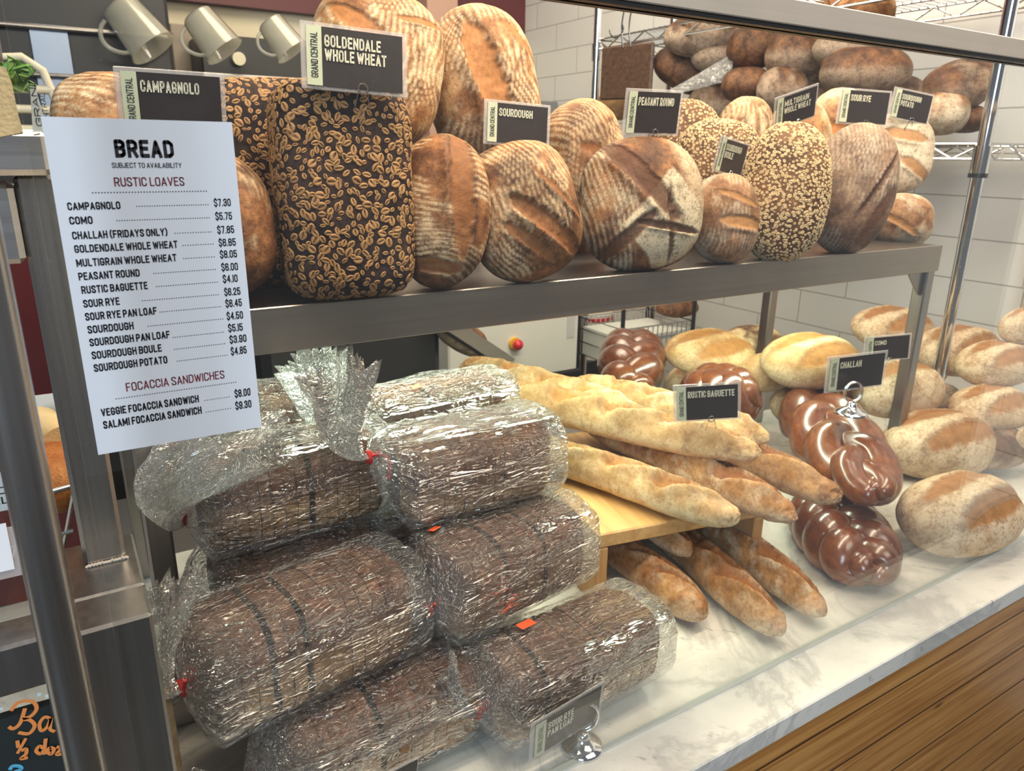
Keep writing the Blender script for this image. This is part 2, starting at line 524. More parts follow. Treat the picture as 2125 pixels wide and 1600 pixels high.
def mk_tiles():
    # glazed tiles .12 high and .36 long in running bond on a wall that runs along Y
    t = NT('white_wall_tile')
    p = t.n('NewGeometry').outputs['Position']
    sx = t.n('SeparateXYZ'); t.set(sx.inputs[0], p)
    cb = t.n('CombineXYZ'); t.set(cb.inputs[0], t.math('ADD', sx.outputs[1], 0.085)); t.set(cb.inputs[1], t.math('SUBTRACT', sx.outputs[2], 0.574 - 1.2))
    br = t.n('TexBrick', {'offset': 0.5, 'squash': 1.0}, Vector=cb.outputs[0], Scale=1.0)
    br.inputs['Mortar Size'].default_value = 0.0022; br.inputs['Mortar Smooth'].default_value = 0.2
    br.inputs['Brick Width'].default_value = 0.36; br.inputs['Row Height'].default_value = 0.12
    br.inputs['Color1'].default_value = (.70, .69, .66, 1); br.inputs['Color2'].default_value = (.66, .655, .63, 1)
    br.inputs['Mortar'].default_value = (.33, .32, .30, 1)
    nz = t.noise(p, 5, 4)
    col = t.mix(t.math('MULTIPLY', nz, 0.25), br.outputs[0], (.58, .575, .56))
    return t.pbr(col, 0.25, 0.0, t.bump(t.math('SUBTRACT', 1.0, br.outputs[1]), 0.5, 0.002))


def mk_planks():
    t = NT('stained_pine_boards')
    p = t.n('NewGeometry').outputs['Position']
    sx = t.n('SeparateXYZ'); t.set(sx.inputs[0], p)
    row = t.math('FLOOR', t.math('DIVIDE', t.math('ADD', sx.outputs[2], 0.076), 0.089))
    fr = t.math('FRACT', t.math('DIVIDE', t.math('ADD', sx.outputs[2], 0.076), 0.089))
    groove = t.ramp(fr, [(0.0, 1.0), (0.035, 0.0), (0.97, 0.0), (1.0, 1.0)])
    cb = t.n('CombineXYZ'); t.set(cb.inputs[0], t.math('MULTIPLY_ADD', row, 3.7, t.math('MULTIPLY', sx.outputs[0], 2.2))); t.set(cb.inputs[1], t.math('MULTIPLY', sx.outputs[2], 60)); t.set(cb.inputs[2], row)
    g = t.noise(cb.outputs[0], 1.6, 5, 0.6, 0.8)
    cb2 = t.n('CombineXYZ'); t.set(cb2.inputs[0], t.math('MULTIPLY', sx.outputs[0], 7)); t.set(cb2.inputs[1], t.math('MULTIPLY', sx.outputs[2], 22)); t.set(cb2.inputs[2], 0.0)
    kn = t.n('TexVoronoi', None, Vector=cb2.outputs[0], Scale=0.55).outputs['Distance']
    knot = t.ramp(kn, [(0.0, 1.0), (0.075, 0.0)])
    col = t.ramp(g, [(0.30, (.30, .115, .024)), (0.5, (.47, .21, .052)), (0.72, (.62, .32, .095))])
    col = t.mix(t.math('MULTIPLY', knot, 0.9), col, (.03, .012, .006))
    col = t.mix(groove, col, (.035, .014, .005))
    return t.pbr(col, 0.28, 0.0, t.bump(t.math('SUBTRACT', t.math('MULTIPLY', g, 0.15), groove), 0.6, 0.004))


def mk_wood(name, a, b, cdir=0, scale=1.0):
    t = NT(name); sc = [70, 70, 70]; sc[cdir] = 4
    g = t.noise(t.coord('Object', tuple(x * scale for x in sc)), 1.0, 5, 0.6, 0.6)
    col = t.ramp(g, [(0.3, a), (0.7, b)])
    return t.pbr(col, 0.42, 0.0, t.bump(g, 0.12, 0.001))


M['marble'] = mk_marble(); M['tiles'] = mk_tiles(); M['planks'] = mk_planks()
M['pine'] = mk_wood('golden_pine', (.46, .24, .075), (.66, .40, .16), 1)
M['pinel'] = mk_wood('golden_pine_edge', (.40, .19, .055), (.56, .30, .10), 2)
M['boardw'] = mk_wood('dark_walnut_board', (.045, .022, .012), (.105, .055, .032), 2)
M['bark'] = mk_wood('pale_oak', (.36, .24, .11), (.55, .40, .22), 0)


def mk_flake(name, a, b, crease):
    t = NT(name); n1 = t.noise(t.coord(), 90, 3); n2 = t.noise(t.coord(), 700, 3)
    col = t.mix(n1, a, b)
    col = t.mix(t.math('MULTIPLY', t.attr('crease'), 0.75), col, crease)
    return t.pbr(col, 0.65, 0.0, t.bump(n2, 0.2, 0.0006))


M['flake'] = mk_flake('oat_flake', (.34, .165, .052), (.49, .275, .105), (.085, .032, .010))
M['seedf'] = mk_flake('pale_seed', (.52, .36, .17), (.74, .58, .34), (.45, .28, .12))

# ------------------------------------------------------------------ bread builders
def loaf_mesh(name, L, W, H, mat, n=2.2, m=2.0, ey=2.0, ez=2.0, fl=0.4, lump=0.05, seed=0, slashes=(), flour=None, res=(110, 84),
              bend=0.0, base=True, bake=None, wob=0.0, taper=0.0, burn=0.9):
    a, b = res
    th = np.linspace(-PI / 2, PI / 2, a); s = np.sin(th)
    s = np.clip(s, -0.99995, 0.99995)
    rad = (1 - np.abs(s) ** n) ** (1 / m)
    ph = np.linspace(0, 2 * PI, b, endpoint=False)
    c, d = np.cos(ph), np.sin(ph)
    k = (np.abs(c) ** max(ey, 2) + np.abs(d) ** max(ez, 2)) ** (-1.0 / max(ey, ez))
    cy, cz = c * k, d * k
    zs = np.where(cz > 0, H * (1 - fl), H * fl)
    X = np.repeat((L / 2 * s)[:, None], b, 1)
    tp = 1 + taper * s
    Y = W / 2 * (rad * tp)[:, None] * cy[None]
    Z = (rad * (0.5 + 0.5 * tp))[:, None] * (cz * zs)[None]
    P = np.stack([X, Y, Z], -1)
    Q = P / np.array([1, 1, 1])
    sc = 1.0 / max(0.02, min(L, W))
    nz = fbm(Q, 2.2 * sc, seed, 2) - 0.5
    P = P * (1 + lump * 2 * nz)[..., None]
    if wob:
        P[..., 1] += wob * W * (vnoise(np.stack([X, X * 0, X * 0], -1), 3.0 / L, seed + 5) - 0.5)
    nz2 = fbm(Q, 9 * sc, seed + 3, 3) - 0.5
    P = P * (1 + lump * 0.5 * nz2)[..., None]
    up = sstep(0.0, 0.35, P[..., 2] / (H * (1 - fl)))
    score = np.zeros(P.shape[:2]); bk = np.zeros(P.shape[:2])
    for (cx, cyy, ang, ln, wd, dep, ear) in slashes:
        ca, sa = math.cos(math.radians(ang)), math.sin(math.radians(ang))
        dx, dy = P[..., 0] - cx * L, P[..., 1] - cyy * L
        uu = (dx * ca + dy * sa) / (ln * L / 2); vv = (-dx * sa + dy * ca) / (wd * L / 2)
        wob2 = (fbm(Q, 14 * sc, seed + 9, 2) - 0.5) * 0.5
        r2 = uu ** 2 + (vv + wob2) ** 2
        mk = sstep(1.0, 0.72, r2) * up
        P[..., 2] -= dep * L * mk * (0.75 + 0.5 * fbm(Q, 22 * sc, seed + 12, 2))
        ridge = np.exp(-((vv - 1.15) / 0.35) ** 2) * sstep(1.0, 0.4, np.abs(uu)) * up
        P[..., 2] += ear * L * ridge
        score = np.maximum(score, mk)
        bk = np.maximum(bk, 0.9 * np.exp(-((r2 - 1.0) / 0.22) ** 2) * up)
    fz = np.zeros(P.shape[:2]) if flour is None else flour(P, P / np.array([L / 2, W / 2, H * (1 - fl)]), seed, sc)
    if bake is not None: bk = np.maximum(bk, bake(P, P / np.array([L / 2, W / 2, H * (1 - fl)]), seed, sc))
    bk = np.maximum(bk, 0.85 * burn * sstep(0.50, 0.72, fbm(Q, 3.2 * sc, seed + 91, 4)))
    fz = np.clip(fz, 0, 1) * (1 - 0.9 * score) * (1 - 0.5 * np.clip(bk, 0, 1))
    if bend:
        P[..., 1] += bend * (X / (L / 2)) ** 2
    if base:
        P[..., 2] += H * fl
    V = P.reshape(-1, 3)
    Fs = [(i * b + j, i * b + (j + 1) % b, (i + 1) * b + (j + 1) % b, (i + 1) * b + j) for i in range(a - 1) for j in range(b)]
    return mesh_data(name, V, Fs, mat, True, {'flour': fz.ravel(), 'score': score.ravel(), 'bake': np.clip(bk, 0, 1).ravel()})


# flour patterns: rings left by a proving basket, straight ribs, dusted sides
def rings(cx=0.0, cy=0.0, pitch=0.0075, amt=1.0, patch=(0.36, 0.6), asp=1.0):
    def f(P, N, seed, sc):
        wv = (fbm(P, 2.5 * sc, seed + 31, 2) - 0.5) * pitch * 3.0
        d = np.sqrt((P[..., 0] * asp - cx) ** 2 + (P[..., 1] - cy) ** 2) + wv
        st = sstep(0.35, 0.75, 0.5 + 0.5 * np.sin(2 * PI * d / pitch))
        pm = sstep(patch[0], patch[1], fbm(P, 2.6 * sc, seed + 41, 3))
        return amt * st * pm * sstep(-0.35, 0.05, N[..., 2]) + 0.35 * pm * sstep(0.5, 0.7, fbm(P, 6 * sc, seed + 51, 2))
    return f


def ribs(ang=0.0, pitch=0.0075, amt=1.0, patch=(0.43, 0.58), warp=4.0):
    ca, sa = math.cos(math.radians(ang)), math.sin(math.radians(ang))

    def f(P, N, seed, sc):
        wv = (fbm(P, 2.0 * sc, seed + 31, 2) - 0.5) * pitch * warp
        d = -P[..., 0] * sa + P[..., 1] * ca + wv
        st = sstep(0.30, 0.80, 0.5 + 0.5 * np.sin(2 * PI * d / pitch) + 1.1 * (fbm(P, 13 * sc, seed + 61, 3) - 0.52))
        pm = sstep(patch[0], patch[1], fbm(P, 2.6 * sc, seed + 41, 4))
        return amt * st * pm * (0.55 + 0.6 * fbm(P, 7 * sc, seed + 71, 2)) + 0.3 * pm * sstep(0.5, 0.7, fbm(P, 6 * sc, seed + 51, 2))
    return f


def dusted(lo=-0.2, hi=0.5, amt=0.9, top=0.0):
    def f(P, N, seed, sc):
        side = sstep(hi, lo, N[..., 2])
        return amt * side * (0.55 + 0.6 * fbm(P, 5 * sc, seed + 21, 3)) + top * sstep(0.42, 0.66, fbm(P, 3.5 * sc, seed + 23, 3))
    return f


def both(*fs):
    return lambda P, N, seed, sc: np.maximum.reduce([g(P, N, seed, sc) for g in fs])


def loaf(name, label, cat, Mx, L, W, H, mat, group=None, **kw):
    o = link(name, loaf_mesh(name, L, W, H, M[mat], **kw))
    o.matrix_world = Mx
    return tag(o, label, cat, group)


def flake_shape(lx, ly, h, nv=12):
    ph = np.linspace(0, 2 * PI, nv, endpoint=False)
    sn = np.sin(ph)
    rr = np.stack([np.cos(ph) * lx / 2, np.sign(sn) * np.abs(sn) ** 1.35 * ly / 2], -1)
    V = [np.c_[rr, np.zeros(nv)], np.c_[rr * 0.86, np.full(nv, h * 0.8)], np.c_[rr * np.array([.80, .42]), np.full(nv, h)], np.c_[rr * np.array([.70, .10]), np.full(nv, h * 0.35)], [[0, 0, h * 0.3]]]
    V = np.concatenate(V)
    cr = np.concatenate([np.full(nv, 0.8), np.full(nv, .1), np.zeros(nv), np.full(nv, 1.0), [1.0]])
    Fs = []
    for k in range(3):
        Fs += [(k * nv + i, k * nv + (i + 1) % nv, (k + 1) * nv + (i + 1) % nv, (k + 1) * nv + i) for i in range(nv)]
    Fs += [(3 * nv + i, 3 * nv + (i + 1) % nv, 4 * nv) for i in range(nv)]
    return V, Fs, cr


def scatter(o, name, mat, count, lx, ly, h, seed, keep=None, jitter=0.35):
    me = o.data; rng = np.random.default_rng(seed)
    nP = len(me.polygons)
    A = np.zeros(nP); me.polygons.foreach_get('area', A)
    Cn = np.zeros(nP * 3); me.polygons.foreach_get('center', Cn); Cn = Cn.reshape(-1, 3)
    Nn = np.zeros(nP * 3); me.polygons.foreach_get('normal', Nn); Nn = Nn.reshape(-1, 3)
    pr = A * (keep(Cn, Nn) if keep else 1.0); pr = pr / pr.sum()
    pick = rng.choice(nP, count * 7, p=pr)
    cells, V, Fs, cr = {}, [], [], []
    sep = lx * 0.95; made = 0; nb = 0
    for i in pick:
        c = Cn[i] + rng.normal(0, lx * 0.25, 3); nn = Nn[i]
        c = Cn[i] + (c - Cn[i]) - nn * ((c - Cn[i]) @ nn)
        key = tuple(np.floor(c / sep).astype(int))
        near = [q for dx in (-1, 0, 1) for dy in (-1, 0, 1) for dz in (-1, 0, 1) for q in cells.get((key[0] + dx, key[1] + dy, key[2] + dz), ())]
        lim = sep * (0.86 if rng.random() > 0.12 else 0.5)
        if any((q[0] - c[0]) ** 2 + (q[1] - c[1]) ** 2 + (q[2] - c[2]) ** 2 < lim * lim for q in near): continue
        cells.setdefault(key, []).append(c)
        t = rng.normal(0, 1, 3); t = t - nn * (t @ nn); t /= np.linalg.norm(t)
        n2 = nn + rng.normal(0, 0.10, 3); n2 /= np.linalg.norm(n2)
        t = t - n2 * (t @ n2); t /= np.linalg.norm(t)
        b = np.cross(n2, t)
        f = 1 + jitter * (rng.random() * 2 - 1)
        v, fs, ca = flake_shape(lx * f, ly * f * (0.8 + 0.5 * rng.random()), h)
        V.append(c - nn * h * 0.3 + v[:, :1] * t + v[:, 1:2] * b + v[:, 2:] * n2)
        Fs += [tuple(k + nb for k in q) for q in fs]; nb += len(v); cr.append(ca); made += 1
        if made >= count: break
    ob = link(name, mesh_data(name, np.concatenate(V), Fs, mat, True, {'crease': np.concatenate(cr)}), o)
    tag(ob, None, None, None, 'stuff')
    return ob


def challah(label, Mx, L, W, H, r, turns=1.6, seed=0, group=None, tap=0.0, ph0=0.0):
    mb = MB(); T = np.linspace(0, 1, 96)
    for k in range(3):
        an = 2 * PI * turns * T + 2 * PI * k / 3 + ph0
        s = 2 * T - 1
        env = np.clip(1 - np.abs(s) ** 2.6, 0, 1) ** 0.55 * (1 + tap * s)
        rr = r * (0.30 + 0.70 * env) * (1 + 0.10 * np.sin(an * 2 + seed))
        Pp = np.stack([L / 2 * s * 0.94, W / 2 * env * np.sin(an) * 0.62, H * env * 0.30 * np.sin(2 * an) + r * 0.0], -1)
        mb.tube(Pp, rr, 22)
    # close ends softly
    V = np.concatenate(mb.V)
    V = V * (1 + 0.05 * (fbm(V, 18, seed, 2) - 0.5))[:, None]
    zmin = V[:, 2].min()
    V[:, 2] = np.where(V[:, 2] < zmin * 0.55, zmin * 0.55 + (V[:, 2] - zmin * 0.55) * 0.25, V[:, 2])
    V[:, 2] -= V[:, 2].min()
    z = np.zeros(len(V))
    o = link('challah_loaf', mesh_data('challah_loaf', V, mb.F, M['chal'], True, {'flour': z, 'score': z, 'bake': sstep(0.02, 0.06, V[:, 2]) * 0.5}))
    o.matrix_world = Mx
    return tag(o, label, 'bread', group)


def baguette(label, p0, p1, W, H, mat, seed, group, slashes=5, bend=0.012, ext=(0.0, 0.0), top=0.35, z0=None):
    p0, p1 = np.array(p0), np.array(p1)
    d = p1 - p0; L = np.linalg.norm(d); d = d / L
    p0 = p0 - d * ext[0]; p1 = p1 + d * ext[1]; L = np.linalg.norm(p1 - p0)
    mid = (p0 + p1) / 2
    sl = [((i + 0.5) / slashes * 0.84 - 0.42, 0.0, 15 + 6 * math.sin(seed + i), 1.15 / slashes, 0.072, 0.020, 0.026) for i in range(slashes)]
    me = loaf_mesh('baguette', L, W, H, M[mat], n=5.0, m=1.9, fl=0.42, lump=0.06, seed=seed, slashes=sl,
                   flour=dusted(-0.35, 0.45, 0.8, top), burn=0.45, res=(220, 64), bend=bend, base=False, wob=0.12)
    o = link('baguette', me); zz = Vector((0, 0, 1))
    o.matrix_world = frame(mid, zz - Vector(d) * zz.dot(Vector(d)), d)
    return tag(o, label, 'bread', group)


# ------------------------------------------------------------------ bagged, sliced rye loaf
def sliced_loaf_mesh(L, W, H, seed, N=15, gaps=()):
    rng = np.random.default_rng(seed); mb = MB(); side, cut = [], []
    nph = 40
    ph = np.linspace(0, 2 * PI, nph, endpoint=False)
    c, d = np.cos(ph), np.sin(ph)
    x = -L / 2; th = (L - 0.006 * len(gaps)) / N
    for i in range(N):
        if i in gaps: x += 0.006
        x0, x1 = x, x + th - 0.0007; x = x + th
        V = []
        for j, xx in enumerate((x0, (x0 + x1) / 2, x1)):
            e = np.clip(1 - np.abs(2 * (xx / L)) ** 9, 0.02, 1) ** 0.28
            k = (np.abs(c) ** 4.2 + np.abs(d) ** 3.4) ** (-1 / 3.8)
            yy = W / 2 * c * k * e * np.where(d < 0, 0.93 + 0.05 * (1 + d), 1.0)
            zz = np.where(d > 0, H * 0.56 * d * k, H * 0.44 * d * k) * (0.5 + 0.5 * e)
            p = np.stack([np.full(nph, xx), yy, zz], -1)
            nz = fbm(p, 26, seed, 3) - 0.5
            p[:, 1:] *= (1 + 0.06 * nz)[:, None]
            p[:, 1] += rng.normal(0, 0.0006); p[:, 2] += rng.normal(0, 0.0005)
            V.append(p)
        V = np.concatenate(V)
        Fs = [(a * nph + q, a * nph + (q + 1) % nph, (a + 1) * nph + (q + 1) % nph, (a + 1) * nph + q) for a in range(2) for q in range(nph)]
        mb.add(V, Fs)
        mb.add(V[:nph], [tuple(range(nph))[::-1]], 0); mb.add(V[2 * nph:], [tuple(range(nph))], 0)
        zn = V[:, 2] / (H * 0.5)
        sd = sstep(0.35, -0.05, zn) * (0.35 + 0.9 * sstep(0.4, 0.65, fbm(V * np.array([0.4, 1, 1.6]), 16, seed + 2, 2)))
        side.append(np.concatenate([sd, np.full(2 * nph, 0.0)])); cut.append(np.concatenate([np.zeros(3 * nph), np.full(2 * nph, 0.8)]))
    V = np.concatenate(mb.V)
    side = np.concatenate(side); cut = np.concatenate(cut)
    fl = 0.55 * sstep(0.5, 0.7, fbm(V, 40, seed + 7, 2)) * (1 - cut)
    return mesh_data('sliced_loaf', V, mb.F, M['rye'], True, {'flour': fl * 0.5, 'score': np.clip(side * 0.75, 0, 1), 'bake': cut})


def bag_mesh(L, W, H, seed, skirt=(-0.8, 0.0, 0.6), slen=0.10, srad=0.055, knot=0.045, kz=0.0, ky=0.0):
    rng = np.random.default_rng(seed)
    nph = 112; ph = np.linspace(0, 2 * PI, nph, endpoint=False)
    c, d = np.cos(ph), np.sin(ph)
    k = (np.abs(c) ** 3.4 + np.abs(d) ** 3.0) ** (-1 / 3.2)
    body = np.stack([W / 2 * c * k, np.where(d > 0, H * 0.57, H * 0.44) * d * k], -1)
    circ = np.stack([c, d], -1)
    pl = [(rng.integers(7, 12), rng.random() * 6), (rng.integers(15, 22), rng.random() * 6), (rng.integers(26, 34), rng.random() * 6)]
    pleat = sum(np.cos(a * ph + b) for a, b in pl) / 3
    big = np.cos(2 * ph + rng.random() * 6) * 0.5 + np.cos(3 * ph + rng.random() * 6) * 0.35
    rings_, g = [], []
    sk = np.array(skirt, dtype=float); sk /= np.linalg.norm(sk)
    # closed end: folded flat and gathered under the loaf
    for s in np.linspace(0, 1, 12):
        e = (1 - (1 - s) ** 2.2) ** 0.45
        x = L / 2 + 0.014 - 0.030 * s ** 1.5 + 0.016 * (s - s * s)
        p = np.c_[np.full(nph, x), body * e * (1 + 0.03 * pleat[:, None])]
        rings_.append(p); g.append(np.full(nph, 0.25 * (1 - s)))
    for s in np.linspace(0, 1, 46)[1:]:
        x = L / 2 - 0.016 - (L - 0.030) * s
        am = 0.012 + 0.035 * s ** 3
        p = np.c_[np.full(nph, x), body * (1.0 + am * pleat[:, None] + 0.012 * big[:, None])]
        rings_.append(p); g.append(np.full(nph, 0.02 + 0.12 * s ** 4))
    xe = -L / 2 + 0.014
    kn = np.array([xe - knot, ky, kz])
    for s in np.linspace(0, 1, 20)[1:]:
        e = (1 - s) ** 1.0; sh = s ** 0.8
        rad = body * (0.985 * (1 - s ** 1.25)) + circ * 0.0065 * s
        p = np.c_[np.full(nph, xe - knot * sh), rad * (1 + (0.05 + 0.22 * s) * pleat[:, None] * (1 - 0.6 * s))]
        p[:, 1] += ky * s; p[:, 2] += kz * s
        rings_.append(p); g.append(np.full(nph, 0.14 + 0.5 * s ** 2))
    # flared skirt beyond the tie
    u = np.array([1.0, 0, 0]); A = np.cross(sk, u); A /= np.linalg.norm(A) + 1e-9
    if abs(A[2]) > 0.7: A, _ = np.cross(sk, A), 0
    B = np.cross(sk, A)
    for s in np.linspace(0, 1, 22)[1:]:
        dirv = np.array([-1.0, 0, 0]) * (1 - s) ** 2 + sk * (1 - (1 - s) ** 2)
        cen = kn + slen * s * (dirv / np.linalg.norm(dirv))
        R = 0.0065 + srad * s ** 0.85
        f2 = 1 + 0.42 * s ** 0.5 * pleat + 0.45 * big * s
        off = A[None] * (c * R * f2 * 1.0)[:, None] + B[None] * (d * R * f2 * 0.55)[:, None]
        off += sk[None] * (slen * s * (0.08 * pleat + 0.12 * big))[:, None]
        rings_.append(cen + off); g.append(np.full(nph, 0.66 - 0.30 * s ** 0.7))
    P = np.stack(rings_)
    Q = P * np.array([0.55, 1.0, 1.0])
    nz = fbm(Q, 34, seed + 3, 3) - 0.5
    sh = np.abs(fbm(P * np.array([0.35, 1, 1]), 42, seed + 8, 2) - 0.5)
    cen = P.mean(1, keepdims=True)
    dv = P - cen; dl = np.linalg.norm(dv, axis=-1, keepdims=True) + 1e-6
    P = P + dv / dl * ((0.0085 * nz + 0.010 * (0.12 - sh)) * np.clip(dl[..., 0] / 0.03, 0, 1))[..., None]
    m = len(P)
    Fs = [(i * nph + q, i * nph + (q + 1) % nph, (i + 1) * nph + (q + 1) % nph, (i + 1) * nph + q) for i in range(m - 1) for q in range(nph)]
    return P.reshape(-1, 3), Fs, np.concatenate(g), kn


def bagged(label, pos, ang, L=0.235, W=0.118, H=0.108, seed=0, roll=0.0, sticker=None, tie='short', gaps=(5,), pitch=0.0, **kw):
    Mx = Matrix.Translation([float(x) for x in pos]) @ Matrix.Rotation(math.radians(ang), 4, 'Z') @ Matrix.Rotation(math.radians(pitch), 4, 'Y') @ Matrix.Rotation(math.radians(roll), 4, 'X')
    t = empty('bagged_rye_loaf', Mx, label, 'bread', 'bagged rye pan loaves')
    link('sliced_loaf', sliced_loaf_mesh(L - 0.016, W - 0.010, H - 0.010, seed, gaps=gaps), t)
    V, Fs, g, kn = bag_mesh(L, W, H, seed, **kw)
    link('plastic_bag', mesh_data('plastic_bag', V, Fs, M['film'], True, {'gather': g}), t)
    mb = MB(); an = np.linspace(0, 2 * PI, 20, endpoint=False)
    for dx in (-0.0012, 0.0012):
        mb.tube(np.stack([np.full(20, dx), 0.0075 * np.cos(an), 0.0075 * np.sin(an)], -1) + kn, 0.0017, 6, closed=True)
    if tie == 'long':
        s = np.linspace(0, 1, 14)
        mb.tube(np.stack([0.002 + 0.018 * np.sin(s * 2.2), -0.0075 - 0.010 * s, 0.004 + 0.006 * np.sin(3 * s) - 0.030 * s ** 1.6], -1) + kn, 0.0021, 7)
    else:
        s = np.linspace(0, 1, 6)
        mb.tube(np.stack([0.002 + 0 * s, -0.0075 - 0.004 * s, 0.004 + 0.010 * s], -1) + kn, 0.0018, 6)
    mb.build('twist_tie', M['tie'], t, True)
    if sticker:
        x, yy, rot = sticker[:3]
        k = sticker[3] if len(sticker) > 3 else 1.0
        # lies on the upper film
        pts = V; q = pts[(np.abs(pts[:, 0] - x) < 0.012) & (np.abs(pts[:, 1] - yy) < 0.012) & (pts[:, 2] > 0)]
        zt = float(q[:, 2].max()) + 0.0015 if len(q) else H * 0.57
        tilt = Matrix.Rotation(-yy / (W / 2) * 0.55, 4, 'X')
        mb = MB().box((-0.0075 * k, -0.0048 * k, 0), (0.0075 * k, 0.0048 * k, 0.0006), 0.0002)
        mb.build('price_sticker', M['stick'], t, False, Matrix.Translation((x, yy, zt)) @ tilt @ Matrix.Rotation(math.radians(rot), 4, 'Z'))
    return t


# ------------------------------------------------------------------ lettering
_O = [(1, .5), (1, .86), (.74, 1), (.26, 1), (0, .86), (0, .14), (.26, 0), (.74, 0), (1, .14), (1, .5)]
_S = [(1, .80), (1, .90), (.74, 1), (.26, 1), (0, .90), (0, .70), (.2, .59), (.8, .41), (1, .30), (1, .10), (.74, 0), (.26, 0), (0, .10), (0, .20)]
_C = [(1, .74), (1, .86), (.74, 1), (.26, 1), (0, .86), (0, .14), (.26, 0), (.74, 0), (1, .14), (1, .26)]
_P = [(0, 0), (0, 1), (.7, 1), (1, .87), (1, .57), (.7, .44), (0, .44)]
GLYPH = {   # condensed gothic capitals drawn as strokes: (width, strokes)
    'A': (.50, [[(0, 0), (.5, 1), (1, 0)], [(.2, .27), (.8, .27)]]),
    'B': (.46, [[(0, 0), (0, 1), (.7, 1), (1, .88), (1, .65), (.75, .53), (0, .53)], [(.75, .53), (1, .41), (1, .12), (.7, 0), (0, 0)]]),
    'C': (.46, [_C]), 'D': (.46, [[(0, 0), (0, 1), (.66, 1), (1, .83), (1, .17), (.66, 0), (0, 0)]]),
    'E': (.40, [[(1, 1), (0, 1), (0, 0), (1, 0)], [(0, .52), (.85, .52)]]), 'F': (.40, [[(1, 1), (0, 1), (0, 0)], [(0, .5), (.85, .5)]]),
    'G': (.46, [_C[:-1] + [(1, .44), (.58, .44)]]), 'H': (.46, [[(0, 0), (0, 1)], [(1, 0), (1, 1)], [(0, .52), (1, .52)]]),
    'I': (.0, [[(0, 0), (0, 1)]]), 'J': (.38, [[(1, 1), (1, .14), (.74, 0), (.26, 0), (0, .14), (0, .32)]]),
    'L': (.38, [[(0, 1), (0, 0), (1, 0)]]), 'M': (.62, [[(0, 0), (0, 1), (.5, .2), (1, 1), (1, 0)]]), 'N': (.48, [[(0, 0), (0, 1), (1, 0), (1, 1)]]),
    'O': (.46, [_O]), 'P': (.44, [_P]), 'R': (.46, [_P, [(.55, .44), (1, 0)]]), 'S': (.44, [_S]), 'T': (.46, [[(0, 1), (1, 1)], [(.5, 1), (.5, 0)]]),
    'U': (.46, [[(0, 1), (0, .14), (.26, 0), (.74, 0), (1, .14), (1, 1)]]), 'V': (.50, [[(0, 1), (.5, 0), (1, 1)]]),
    'W': (.74, [[(0, 1), (.25, 0), (.5, .9), (.75, 0), (1, 1)]]), 'Y': (.48, [[(0, 1), (.5, .45), (1, 1)], [(.5, .45), (.5, 0)]]),
    '0': (.42, [_O]), '1': (.0, [[(0, 0), (0, 1)]]), '2': (.42, [[(0, .72), (0, .87), (.26, 1), (.74, 1), (1, .86), (1, .64), (0, .12), (0, 0), (1, 0)]]),
    '3': (.42, [[(0, .76), (0, .88), (.26, 1), (.74, 1), (1, .88), (1, .65), (.74, .53), (.4, .53)], [(.74, .53), (1, .4), (1, .13), (.74, 0), (.26, 0), (0, .13), (0, .26)]]),
    '4': (.46, [[(.76, 0), (.76, 1), (0, .28), (1, .28)]]), '5': (.42, [[(1, 1), (.03, 1), (0, .52), (.26, .62), (.74, .62), (1, .47), (1, .14), (.74, 0), (.26, 0), (0, .14), (0, .28)]]),
    '6': (.42, [[(1, .74), (1, .87), (.74, 1), (.26, 1), (0, .87), (0, .13), (.26, 0), (.74, 0), (1, .13), (1, .42), (.74, .56), (.26, .56), (0, .45)]]),
    '7': (.42, [[(0, 1), (1, 1), (.36, 0)]]), '8': (.42, [[(.26, .53), (0, .65), (0, .87), (.26, 1), (.74, 1), (1, .87), (1, .65), (.74, .53), (.26, .53), (0, .41), (0, .13), (.26, 0), (.74, 0), (1, .13), (1, .41), (.74, .53)]]),
    '9': (.42, [[(0, .26), (0, .13), (.26, 0), (.74, 0), (1, .13), (1, .87), (.74, 1), (.26, 1), (0, .87), (0, .58), (.26, .44), (.74, .44), (1, .55)]]),
    '$': (.42, [_S, [(.5, 1.14), (.5, 1)], [(.5, 0), (.5, -.14)]]), '.': (.0, [[(0, 0), (0, .012)]]),
    '(': (.16, [[(1, 1.1), (.25, .9), (0, .65), (0, .35), (.25, .1), (1, -.1)]]), ')': (.16, [[(0, 1.1), (.75, .9), (1, .65), (1, .35), (.75, .1), (0, -.1)]]),
}


